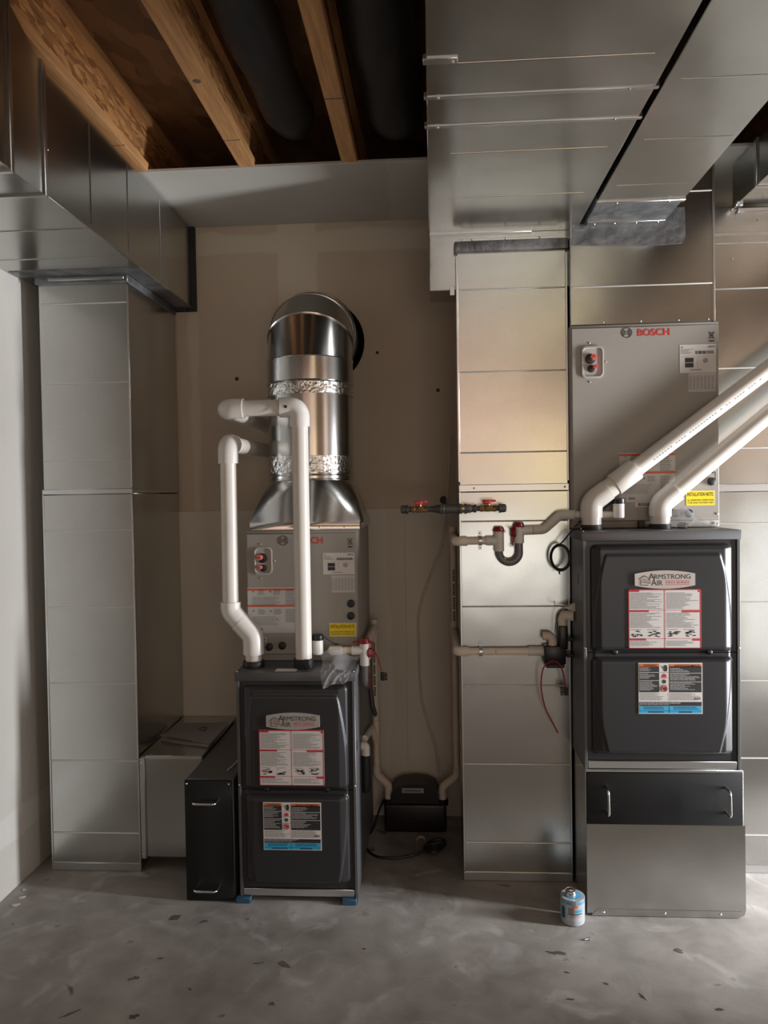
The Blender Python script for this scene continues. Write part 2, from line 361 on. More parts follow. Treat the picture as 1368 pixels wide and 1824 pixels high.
# insulated ducts between the joists
for xc, r, lab, yb in ((-.515, .088, 'black wrapped round duct hanging between the two right-hand joists', 1.98),
                       (-.125, .108, 'fat black wrapped round duct between last joist and big metal trunk', 2.00)):
    t = thing('insulated_duct', (xc, 1.5, 2.85), lab, 'duct', 'black insulated ducts')
    n = 60; pts = []; rr = []
    for k in range(n):
        y = -2.5 + 5.25*k/(n-1); pts.append(V(xc+.012*math.sin(y*2.3), y, 2.955+.008*math.sin(y*3+1))); rr.append(r*(1+.05*math.sin(y*9)+.03*math.sin(y*17)))
    for k in range(1, 9):
        a = k/8*math.pi/2; pts.append(V(xc+.01, 2.75+.2*math.sin(a), 2.955+.10*(1-math.cos(a)))); rr.append(r*(1-.25*k/8))
    obj('wrap', tube(B(), pts, rr, 20), INSUL, t)
    bm = B(); tube(bm, [V(xc+.012*math.sin(yb*2.3), yb-.025, 2.955), V(xc+.012*math.sin(yb*2.3), yb+.025, 2.955)], r*1.08, 20); obj('hanger_band', bm, RUBBER, t)

# ------------------------------------------------------------------ ducts
def bead_x(parent, x0, x1, y, z, m=None, name='bead'):      # raised bead on a face towards the camera
    return obj(name, tube(B(), [(x0, y, z), (x0+.006, y-.0012, z), (x1-.006, y-.0012, z), (x1, y, z)], .0030, 8), m or BEADM, parent)
def bead_under(parent, x0, x1, y, z):                        # on an underside
    return obj('bead', tube(B(), [(x0, y, z), (x0+.006, y, z-.0004), (x1-.006, y, z-.0004), (x1, y, z)], .0024, 6), GALV, parent)
def column(label, x0, x1, y0, y1, ztop, beads, cleat, flat=.034):
    t = thing('return_drop_duct', ((x0+x1)/2, (y0+y1)/2, 0), label, 'duct', 'vertical galvanized ducts')
    zc0, zc1 = cleat
    obj('lower_section', box(B(), x0, x1, y0, y1, .001, zc0, .003), GALV, t)
    obj('upper_section', box(B(), x0, x1, y0+.003, y1, zc0+.001, ztop, .003), GALV, t)
    obj('drive_cleat', box(B(), x0-.003, x1+.003, y0-.004, y0+.02, zc0, zc1, .002), CLEAT, t)
    if beads:
        for z in beads: bead_x(t, x0+.004, x1-.004, y0+(.003 if z > zc1 else 0), z)
    obj('base_flange', box(B(), x0-.003, x1+.003, y0-.004, y0+.01, .001, flat, .0015), CLEAT, t)
    # folded corner seams
    obj('corner_seam', box(B(), x1-.004, x1+.003, y0-.003, y0+.003, .03, zc0, .001), CLEAT, t)
    obj('corner_seam', box(B(), x0-.003, x0+.004, y0-.003, y0+.003, .03, zc0, .001), CLEAT, t)
    return t
cl = column('tall galvanized duct beside the left wall', -1.59, -1.217, 2.99, 3.555, 2.442,
            (.158, .458, .779, 1.092, 1.408, 1.694, 2.009, 2.331), (1.556, 1.577))
obj('sealed_collar', box(B(), -1.597, -1.210, 2.978, 3.555, 2.408, 2.4405, .003), MASTIC, cl)
obj('drive_cleat', box(B(), -1.54, -1.225, 2.974, 2.99, 2.420, 2.432, .002), CLEAT, cl)
obj('seam', box(B(), -1.22, -1.2135, 2.99, 3.55, 1.562, 1.568, .001), CLEAT, cl)
obj('corner_seam', box(B(), -1.2205, -1.2140, 2.99, 2.996, 1.58, 2.40, .001), CLEAT, cl)
cm = column('tall galvanized duct behind the gas valves and drain traps', .109, .530, 2.965, 3.36, 2.50,
            (.153, .466, .778, 1.09, 1.425, 1.694, 2.008, 2.327), (1.541, 1.569))
obj('sealed_collar', box(B(), .100, .537, 2.950, 3.36, 2.470, 2.512, .006, 2), MASTIC, cm)
for sx in (.165, .515): screw(cm, (sx, 2.960, 1.555))
obj('corner_seam', box(B(), .105, .113, 2.963, 2.972, 1.58, 2.46, .001), CLEAT, cm)
obj('corner_seam', box(B(), .526, .533, 2.963, 2.972, 1.58, 2.46, .001), CLEAT, cm)
c3 = column('tall galvanized duct at the right edge, behind the right furnace', 1.12, 1.66, 3.06, 3.45, 2.64,
            (.153, .463, .774, 1.086, 1.400, 1.697, 2.013, 2.324, 2.501), (1.526, 1.555))
obj('top_cleat', box(B(), 1.12, 1.66, 3.052, 3.07, 2.532, 2.540, .001), CLEAT, c3)
obj('top_cleat', box(B(), 1.21, 1.66, 3.045, 3.07, 2.615, 2.632, .002), CLEAT, c3)
screw(c3, (1.30, 3.043, 2.623)); screw(c3, (1.29, 3.058, 2.59)); screw(c3, (1.19, 3.058, 2.44))

# trunk 1 with its boot above the middle column
t = thing('trunk_duct', (.29, .5, 2.55), 'wide galvanized trunk duct overhead, above the middle column', 'duct', 'overhead galvanized ducts')
for y0, y1 in ((-2.3, -.55), (-.549, .70), (.701, 1.952), (1.956, 2.106), (2.110, 2.98)):
    obj('section', box(B(), .001, .575, y0, y1, 2.55, 2.80, .002), GALV, t)
for y in (1.20, 1.50, 1.805, 2.278, 2.615): bead_under(t, .07, .53, y, 2.551)
for y in (.70, 1.954, 2.108):
    obj('drive_cleat', box(B(), -.006, .583, y-.007, y+.007, 2.5470, 2.562, .001), CLEAT, t)
    for x in (.03, .51): screw(t, (x, y-.002, 2.547), 'z', .005)
obj('cleat_tab', box(B(), -.007, .075, 1.775, 1.800, 2.545, 2.56, .002), CLEAT, t); screw(t, (.062, 1.788, 2.545), 'z', .005)
obj('boot', box(B(), .004, .572, 2.982, 3.16, 2.332, 2.56, .003), GALV, t)
obj('end_cleat', box(B(), .005, .40, 2.962, 2.982, 2.543, 2.551, .001), CLEAT, t)
obj('end_cleat', box(B(), .13, .50, 2.972, 2.984, 2.517, 2.527, .001), CLEAT, t)
for x in (.17, .30, .43): screw(t, (x, 2.972, 2.522))
obj('hanging_tab', box(B(), .082, .100, 2.972, 2.982, 2.31, 2.345, .001), CLEAT, t)
# trunk 2
t = thing('trunk_duct', (.74, .5, 2.55), 'narrow galvanized trunk duct joining the plenum above the right furnace', 'duct', 'overhead galvanized ducts')
for y0, y1 in ((-2.3, -.35), (-.348, .95), (.952, 2.712)):
    obj('section', box(B(), .592, .892, y0, y1, 2.55, 2.80, .002), GALV, t)
obj('taped_section', box(B(), .592, .890, 2.713, 2.928, 2.549, 2.80, .002), MASTIC, t)
for y in (.3, 1.3, 1.6, 1.923, 2.242, 2.569): bead_under(t, .625, .875, y, 2.551)
for y in (.95, 2.712):
    obj('drive_cleat', box(B(), .589, .896, y-.010, y+.010, 2.5435, 2.56, .002), CLEAT, t)
    for x in (.66, .84): screw(t, (x, y-.004, 2.5435), 'z', .005)
obj('flange_strip', box(B(), .598, .885, 2.895, 2.927, 2.5425, 2.5505, .001), CLEAT, t)
for x in (.625, .70, .78, .86): screw(t, (x, 2.91, 2.5425), 'z', .005)
# trunk 3 at the far right
t = thing('trunk_duct', (1.48, .5, 2.65), 'galvanized trunk duct at the top right corner, partly in shadow', 'duct', 'overhead galvanized ducts')
for y0, y1 in ((-2.3, .2), (.202, 2.2), (2.202, 3.095)): obj('section', box(B(), 1.206, 1.72, y0, y1, 2.648, 2.815, .002), GALV, t)
obj('drive_cleat', box(B(), 1.200, 1.725, 2.86, 2.885, 2.642, 2.82, .002), CLEAT, t)
obj('corner_bracket', box(B(), 1.196, 1.222, 3.03, 3.06, 2.635, 2.655, .002), CLEAT, t)
# plenum above the right coil
t = thing('supply_plenum', (.80, 3.1, 2.169), 'galvanized plenum box sitting on the right coil cabinet', 'duct')
obj('box', box(B(), .538, 1.072, 2.93, 3.45, 2.169, 2.82, .003), GALV, t)
for z in (2.314, 2.66): bead_x(t, .545, 1.065, 2.93, z)
obj('mastic_band', prism(B(), [(.545, 2.472), (.70, 2.466), (.86, 2.462), (.955, 2.466), (.968, 2.49), (.965, 2.60), (.90, 2.60), (.895, 2.55), (.545, 2.55)], 2.9255, 2.932), MASTIC, t)
for x in (.66, .80, .94, 1.05): screw(t, (x, 2.928, 2.178))
obj('corner_seam', box(B(), 1.068, 1.076, 2.927, 2.936, 2.17, 2.80, .001), CLEAT, t)

# the left duct with its reducer
t = thing('trunk_duct', (-1.4, 2.5, 2.44), 'deep galvanized duct under the joists, resting on the left column', 'duct', 'overhead galvanized ducts')
obj('section', box(B(), -1.668, -1.130, 2.182, 3.556, 2.441, 2.815, .002), GALV, t)
bm = B()
a = [(-1.668, 2.18, 2.441), (-1.130, 2.18, 2.441), (-1.130, 2.18, 2.82), (-1.668, 2.18, 2.82)]
b = [(-1.668, 1.80, 2.352), (-1.020, 1.80, 2.352), (-1.020, 1.80, 2.80), (-1.668, 1.80, 2.80)]
b = [(-1.668, 1.86, 2.372), (-1.050, 1.86, 2.372), (-1.050, 1.86, 2.80), (-1.668, 1.86, 2.80)]
A_ = [bm.verts.new(p) for p in a]; B_ = [bm.verts.new(p) for p in b]
bm.faces.new(A_); bm.faces.new(B_[::-1])
for i in range(4): bm.faces.new((A_[i], B_[i], B_[(i+1) % 4], A_[(i+1) % 4]))
bmesh.ops.recalc_face_normals(bm, faces=bm.faces); obj('reducer', bm, GALV, t)
obj('section', box(B(), -1.668, -1.052, -2.3, 1.858, 2.374, 2.80, .002), GALV, t)
obj('joint_flange', box(B(), -1.668, -1.120, 2.168, 2.186, 2.432, 2.828, .002), CLEAT, t)
obj('joint_flange', box(B(), -1.668, -1.043, 1.850, 1.866, 2.365, 2.81, .002), CLEAT, t)
for y in (2.468, 2.762): bead_under(t, -1.66, -1.135, y, 2.441)
for y in (2.486, 2.80, 3.139): obj('bead', tube(B(), [(-1.1295, y, 2.46), (-1.1295, y, 2.80)], .0022, 6), GALV, t)
obj('wall_gasket', box(B(), -1.150, -1.110, 3.548, 3.569, 2.425, 2.824, .002), GASKET, t)
obj('wall_gasket', box(B(), -1.215, -1.152, 3.548, 3.569, 2.425, 2.445, .002), GASKET, t)
screw(t, (-1.127, 2.20, 2.58), 'x', .006)
obj('mastic_seam', box(B(), -1.66, -1.128, 2.90, 2.976, 2.4385, 2.442), MASTIC, t)
obj('mastic_seam', box(B(), -1.208, -1.128, 2.976, 3.55, 2.4385, 2.442), MASTIC, t)

# return box low on the left
t = thing('return_duct', (-1.08, 3.27, .05), 'low galvanized box duct between left column and filter cabinet', 'duct')
obj('box', box(B(), -1.214, -.952, 3.0, 3.55, .055, .477, .003), GALV, t)
obj('side_flange', box(B(), -1.214, -1.192, 2.990, 3.0, .052, .470, .002), CLEAT, t)
obj('top_lip', box(B(), -1.19, -.952, 2.992, 3.0, .466, .480, .001), CLEAT, t)
for x in (-1.17, -1.09, -1.01): screw(t, (x, 3.01, .4775), 'up', .004)
screw(t, (-1.203, 2.989, .45)); screw(t, (-1.203, 2.989, .07))

# ------------------------------------------------------------------ filter cabinet, stand
def handle(parent, p0, p1, out=.046, r=.0045):
    p0 = Vector(p0); p1 = Vector(p1); d = V(0, -out, 0)
    return obj('handle', tube(B(), fillet([p0, p0+d, p1+d, p1], .012, 5), r, 10), CHROME, parent)
t = thing('filter_cabinet', (-.86, 3.1, 0), 'narrow black filter cabinet standing against the left furnace', 'cabinet')
obj('body', box(B(), -.950, -.767, 2.784, 3.50, .002, .466, .003), CHARSIDE, t)
fp = obj('front_panel', box(B(), -.953, -.771, 2.772, 2.785, .004, .464, .003, 2), BLACKP, t)
handle(fp, (-.908, 2.773, .392), (-.822, 2.773, .392)); handle(fp, (-.910, 2.773, .062), (-.824, 2.773, .062))
screw(t, (-.943, 2.771, .452)); screw(t, (-.781, 2.771, .452))
t = thing('furnace_stand', (.81, 3.1, 0), 'galvanized return base with black filter drawer under the right furnace', 'cabinet')
obj('box', box(B(), .540, 1.096, 2.735, 3.50, .004, .532, .002), GALV, t)
bm = prism(B(), [(.541, .030), (.563, .004), (1.068, .001), (1.095, .012), (1.100, .030), (1.098, .3355), (.541, .3355)], 2.728, 2.736); obj('front_panel', bm, GALV, t)
ff = obj('bottom_flange', prism(B(), [(.556, .003), (.578, .026), (1.085, .026), (1.078, .003)], 2.7255, 2.7285), GALV, t)
for x in (.598, .815, 1.01): screw(t, (x, 2.7255, .014), 'y', .0055)
dp = obj('filter_drawer', box(B(), .541, 1.089, 2.722, 2.737, .337, .524, .004, 2), BLACKP, t)
handle(dp, (.608, 2.723, .475), (.610, 2.723, .385)); handle(dp, (1.028, 2.723, .475), (1.030, 2.723, .385))
obj('top_rail', box(B(), .541, 1.09, 2.728, 2.742, .525, .534, .001), CLEAT, t)

# ------------------------------------------------------------------ furnaces
def S(t): t = max(0, min(1, t)); return t*t*(3-2*t)
def door_mesh(x0, x1, z0, z1, y, upper):
    """pressed steel door: rounded pad, sloping sides and a shield-shaped emboss"""
    nx, nz = 150, 120; bm = B(); cx = (x0+x1)/2; hw = (x1-x0)/2; rows = []
    mx, mz0, mz1 = .014, (.004 if upper else .022), (.012 if upper else .012)
    for j in range(nz+1):
        v = j/nz; z = z0+(z1-z0)*v; row = []
        for i in range(nx+1):
            x = x0+(x1-x0)*i/nx; ex = hw-abs(x-cx)-mx; ez = min(z-z0-mz0, z1-mz1-z)
            rc = .022
            if ex < rc and ez < rc: e = rc-math.hypot(rc-max(ex, -1), rc-max(ez, -1))
            else: e = min(ex, ez)
            h = .010*S(e/.006)
            h += .013*max(0, min(1, (ex-.003)/.030))*S((ez-.0)/.018)
            if upper: f = .70+.22*math.sin(min(1, (1-v)*1.25)*math.pi/2)**.8; cap = 1-S((v-.86)/.04)
            else: f = .92-.20*(1-v)**2.2-.0; cap = S((v-.085+.035*math.cos((x-cx)/hw*1.5))/.02)
            s = S((f*hw-abs(x-cx))/.007)*cap
            h += .006*s
            row.append(bm.verts.new((x, y-h, z)))
        rows.append(row)
    for a, b in zip(rows, rows[1:]):
        for i in range(nx): bm.faces.new((a[i], a[i+1], b[i+1], b[i]))
    # edge returns so that the door has thickness
    for seq in (rows[0][::-1], rows[-1], [r[0] for r in rows], [r[-1] for r in rows][::-1]):
        back = [bm.verts.new((q.co.x, y+.012, q.co.z)) for q in seq]
        for i in range(len(seq)-1): bm.faces.new((seq[i], seq[i+1], back[i+1], back[i]))
    return bm
def badge(t, x0, x1, z0, z1, y):
    cx = (x0+x1)/2; cz = (z0+z1)/2; n = 14; hh = (z1-z0)/2; poly = []
    for k in range(n+1):
        u = -1+2*k/n; poly.append((cx+u*(x1-x0)/2, cz+hh*(1-.36*u*u)))
    for k in range(n+1):
        u = 1-2*k/n; poly.append((cx+u*(x1-x0)/2, cz-hh*(1-.36*u*u)))
    bg = obj('name_badge', prism(B(), poly, y-.004, y+.003), SILVER, t, label='silver name badge')
    w = x1-x0; h = z1-z0; X = lambda u: x0+u*w; Z = lambda v: z0+v*h; yy = y-.0046
    text('A', X(.225), X(.335), Z(.50), Z(.84), yy, PBLACK, bg, 0)
    text('RMSTRONG', X(.325), X(.925), Z(.53), Z(.79), yy, PBLACK, bg, 0)
    text('A', X(.275), X(.365), Z(.18), Z(.50), yy, PBLACK, bg, 0)
    text('IR', X(.372), X(.465), Z(.185), Z(.455), yy, PBLACK, bg, 0)
    text('PRO SERIES', X(.52), X(.905), Z(.285), Z(.39), yy, PRED, bg, 0)
    bm = decal(B(), [(X(.515), X(.91), Z(.43), Z(.448)), (X(.515), X(.91), Z(.215), Z(.233))], yy); obj('rule', bm, PRED, bg)
    r = w*.0055
    obj('house_outline', tube(B(), [(X(.075), yy, Z(.53)), (X(.165), yy, Z(.72)), (X(.225), yy, Z(.60))], r, 5), PBLACK, bg)
    obj('house_outline', tube(B(), [(X(.105), yy, Z(.50)), (X(.105), yy, Z(.20)), (X(.22), yy, Z(.20))], r, 5), PBLACK, bg)
    for v, m in ((.50, PRED), (.415, BROWND), (.33, PBLACK)):
        obj('wave', tube(B(), [(X(.135+.13*k/8), yy, Z(v-.0+.03*math.sin(k/8*6.28))) for k in range(9)], r*.8, 5), m, bg)
def instruction_label(t, x0, x1, z0, z1, y, rnd):
    lb = obj('instruction_label', box(B(), x0, x1, y-.0012, y+.0005, z0, z1), LABELW, t, smooth=False, label='white and red instruction label')
    w = x1-x0; h = z1-z0; X = lambda u: x0+u*w; Z = lambda v: z0+v*h; yy = y-.0018
    R = [(X(.0), X(.012), z0, z1), (X(.988), X(1), z0, z1), (x0, x1, Z(0), Z(.010)), (x0, x1, Z(.99), Z(1)), (X(.496), X(.504), z0, z1)]
    for v, a, b in ((.957, .15, .96), (.615, .28, .74), (.135, .24, .88)):
        R += [(X(.012), X(a), Z(v), Z(v+.032)), (X(b), X(.988), Z(v-.008), Z(v+.024)), (X(.012), X(.988), Z(v+.027), Z(v+.033))]
    obj('red_bars', decal(B(), R, yy), PRED, lb)
    T = []
    for c in (.03, .53):
        e = c+.44
        for a, b, n in ((.66, .94, 15), (.34, .60, 14), (.03, .125, 5)):
            T += lines(X(c), X(e), Z(a), Z(b), n, .42, .5, rnd)
    obj('small_print', decal(B(), T, yy-.0002), PGREY, lb)
    P = []
    for c in (.10, .33, .60, .83):
        for k in range(16):
            a = c-.06+.13*rnd.random(); b = .19+.10*rnd.random(); P.append((X(a), X(a+.012+.04*rnd.random()), Z(b), Z(b+.008+.012*rnd.random())))
        P += [(X(c-.07), X(c+.08), Z(.315), Z(.32))]
    obj('diagram', decal(B(), P, yy-.0003), PBLACK, lb)
def warning_label(t, x0, x1, z0, z1, y, rnd):
    lb = obj('warning_label', box(B(), x0, x1, y-.0012, y+.0005, z0, z1), LABELW, t, smooth=False, label='black, orange and blue warning label')
    w = x1-x0; h = z1-z0; X = lambda u: x0+u*w; Z = lambda v: z0+v*h; yy = y-.0018
    obj('black_field', decal(B(), [(X(.015), X(.325), Z(.425), Z(.93)), (X(.485), X(.985), Z(.425), Z(.93)), (X(.015), X(.985), Z(.155), Z(.235))], yy), PBLACK, lb)
    obj('orange_bar', decal(B(), [(X(.015), X(.325), Z(.925), Z(.985)), (X(.485), X(.985), Z(.915), Z(.975))], yy), PORANGE, lb)
    text('WARNING', X(.08), X(.29), Z(.935), Z(.973), yy-.0003, PBLACK, lb, .01); text('AVERTISSEMENT', X(.56), X(.96), Z(.925), Z(.965), yy-.0003, PBLACK, lb, .01)
    obj('blue_field', decal(B(), [(X(.015), X(.985), Z(.015), Z(.15))], yy), PBLUE, lb)
    T = []
    for a, b, c, d, n in ((.02, .26, .83, .91, 4), (.02, .28, .68, .79, 5), (.02, .30, .45, .63, 8), (.495, .80, .81, .90, 4), (.495, .97, .65, .78, 6), (.495, .9, .46, .61, 7), (.02, .7, .17, .225, 3)):
        T += lines(X(a), X(b), Z(c), Z(d), n, .38, .5, rnd)
    obj('small_print', decal(B(), T, yy-.0003), PLGREY, lb)
    obj('rules', decal(B(), [(X(.015), X(.325), Z(.81), Z(.818)), (X(.015), X(.325), Z(.65), Z(.658)), (X(.485), X(.985), Z(.795), Z(.803)), (X(.485), X(.985), Z(.625), Z(.633))], yy-.0003), LABELW, lb)
    T = lines(X(.025), X(.45), Z(.26), Z(.41), 7, .42, .4, rnd) + lines(X(.50), X(.97), Z(.26), Z(.41), 8, .42, .3, rnd) + [(X(.88), X(.97), Z(.28), Z(.33)), (X(.477), X(.483), Z(.25), Z(.42))]
    obj('small_print', decal(B(), T, yy-.0003), PGREY, lb)
    T = lines(X(.08), X(.45), Z(.075), Z(.14), 2, .5, .2, rnd)+lines(X(.55), X(.93), Z(.075), Z(.14), 2, .5, .1, rnd)+[(X(.015), X(.985), Z(.055), Z(.062)), (X(.476), X(.483), Z(.015), Z(.15))]+lines(X(.15), X(.42), Z(.015), Z(.05), 1, .8, .1, rnd)+lines(X(.63), X(.85), Z(.015), Z(.05), 1, .8, .1, rnd)
    obj('small_print', decal(B(), T, yy-.0003), PDBLUE, lb)
    # pictograms: hand with spark, flames, burst, forbidden sign
    P = decal(B(), [(X(.33), X(.48), Z(.812), Z(.817)), (X(.33), X(.48), Z(.70), Z(.705)), (X(.33), X(.48), Z(.565), Z(.57))], yy)
    prism(P, [(X(.40), Z(.86)), (X(.41), Z(.835)), (X(.445), Z(.835)), (X(.455), Z(.90)), (X(.445), Z(.95)), (X(.425), Z(.96)), (X(.405), Z(.94))], yy-.0004, yy)
    prism(P, [(X(.35), Z(.955)), (X(.385), Z(.915)), (X(.375), Z(.91)), (X(.40), Z(.875)), (X(.385), Z(.905)), (X(.395), Z(.918))], yy-.0004, yy)
    c = (X(.405), Z(.635)); q = []
    for k in range(16):
        a = k/16*6.283; rr = w*(.045 if k % 2 else .020); q.append((c[0]+rr*math.cos(a), c[1]+rr*math.sin(a)*.95))
    prism(P, q, yy-.0004, yy)
    prism(P, [(X(.385), Z(.475)), (X(.385), Z(.51)), (X(.40), Z(.525)), (X(.43), Z(.51)), (X(.425), Z(.475))], yy-.0004, yy)
    obj('pictogram', P, PBLACK, lb, smooth=False)
    P = prism(B(), [(X(.37), Z(.715)), (X(.378), Z(.745)), (X(.385), Z(.78)), (X(.395), Z(.76)), (X(.408), Z(.795)), (X(.42), Z(.765)), (X(.435), Z(.785)), (X(.44), Z(.715))], yy-.0004, yy)
    tube(P, [(X(.405)+w*.046*math.cos(k/20*6.283), yy-.0004, Z(.497)+w*.046*math.sin(k/20*6.283)) for k in range(21)], w*.006, 4, False)
    tube(P, [(X(.375), yy-.0006, Z(.535)), (X(.435), yy-.0006, Z(.46))], w*.005, 4)
    obj('pictogram', P, PRED, lb, smooth=False)
def furnace(label, x0, x1, y, z0, z1, zmid, seed, bd, il, wl):
    rnd = random.Random(seed)
    t = thing('furnace', ((x0+x1)/2, y+.36, z0), label, 'furnace', 'gas furnaces')
    obj('cabinet', box(B(), x0, x1, y+.016, y+.735, z0, z1-.003, .003), CHARSIDE, t)
    for xa in (x0, x1-.012): obj('side_rail', box(B(), xa, xa+.012, y-.002, y+.02, z0, z1-.03, .002), CHARSIDE, t)
    obj('top_cap', box(B(), x0-.004, x1+.004, y-.006, y+.735, z1-.034, z1, .003, 2), CHARSIDE, t)
    obj('bottom_rail', box(B(), x0+.013, x1-.013, y-.001, y+.018, z0+.002, z0+.030, .002), CLEAT, t)
    obj('upper_door', door_mesh(x0+.013, x1-.013, zmid, z1-.036, y+.004, True), CHAR, t, ang=60)
    obj('lower_door', door_mesh(x0+.013, x1-.013, z0+.033, zmid-.003, y+.004, False), CHAR, t, ang=60)
    for xx in (x0+.11, x1-.11):
        bm = B(); lathe(bm, (x0+(xx-x0), y, zmid+.001), (0, -1, 0), [(0, .010), (.008, .010), (.010, .007)], 12); obj('door_latch', bm, BLACKPL, t)
    badge(t, *bd, y-.0262); instruction_label(t, *il, y-.0262, rnd); warning_label(t, *wl, y-.0262, rnd)
    for xx in (x0+.006, x1-.006): screw(t, (xx, y-.002, zmid+.015), 'y', .0045)
    for xx in (x0+.004, x1-.004): screw(t, (xx, y+.004, z1), 'up', .004)
    return t
fl = furnace('left charcoal furnace, smaller and standing low on blue pads', -.747, -.297, 2.778, .022, .876, .432, 3,
             (-.628, -.427, .667, .731), (-.657, -.413, .457, .665), (-.647, -.428, .213, .393))
for xa, xb in ((-.760, -.705), (-.357, -.303)):
    p = thing('support_pad', ((xa+xb)/2, 2.80, 0), 'blue foam pad under the left furnace, at its ' + ('left' if xa < -.5 else 'right') + ' front corner', 'pad', 'foam pads')
    obj('pad', box(B(), xa, xb, 2.762, 2.86, .001, .0215, .002), BLUEPAD, p); obj('dark_layer', box(B(), xa-.003, xb+.002, 2.768, 2.862, .0005, .006, .001), RUBBER, p)
bm = decal(B(), [], 0); 
obj('paper_tag', box(B(), -.60, -.52, 2.79, 2.83, .876, .8775), LABELW, fl, smooth=False)
fr = furnace('right charcoal furnace, raised on a galvanized base', .537, 1.088, 2.738, .533, 1.392, .957, 5,
             (.713, .922, 1.188, 1.253), (.691, .943, .976, 1.186), (.724, .946, .742, .924))
for y_, z_, a, b in ((2.82, 1.215, .008, .024), (2.84, .919, .006, .014)):
    bm = B(); lathe(bm, (.538, y_, z_), (-1, 0, 0), [(0, 1), (.0012, 1)], 14)
    for v in bm.verts: v.co.y = y_+(v.co.y-y_)*a; v.co.z = z_+(v.co.z-z_)*b
    obj('knockout', bm, GASKET, fr)
bm = B(); lathe(bm, (-.2965, 2.80, .56), (1, 0, 0), [(0, 1), (.0012, 1)], 14)
for v in bm.verts: v.co.y = 2.82+(v.co.y-2.80)*.007; v.co.z = .585+(v.co.z-.56)*.02
obj('knockout', bm, GASKET, fl)

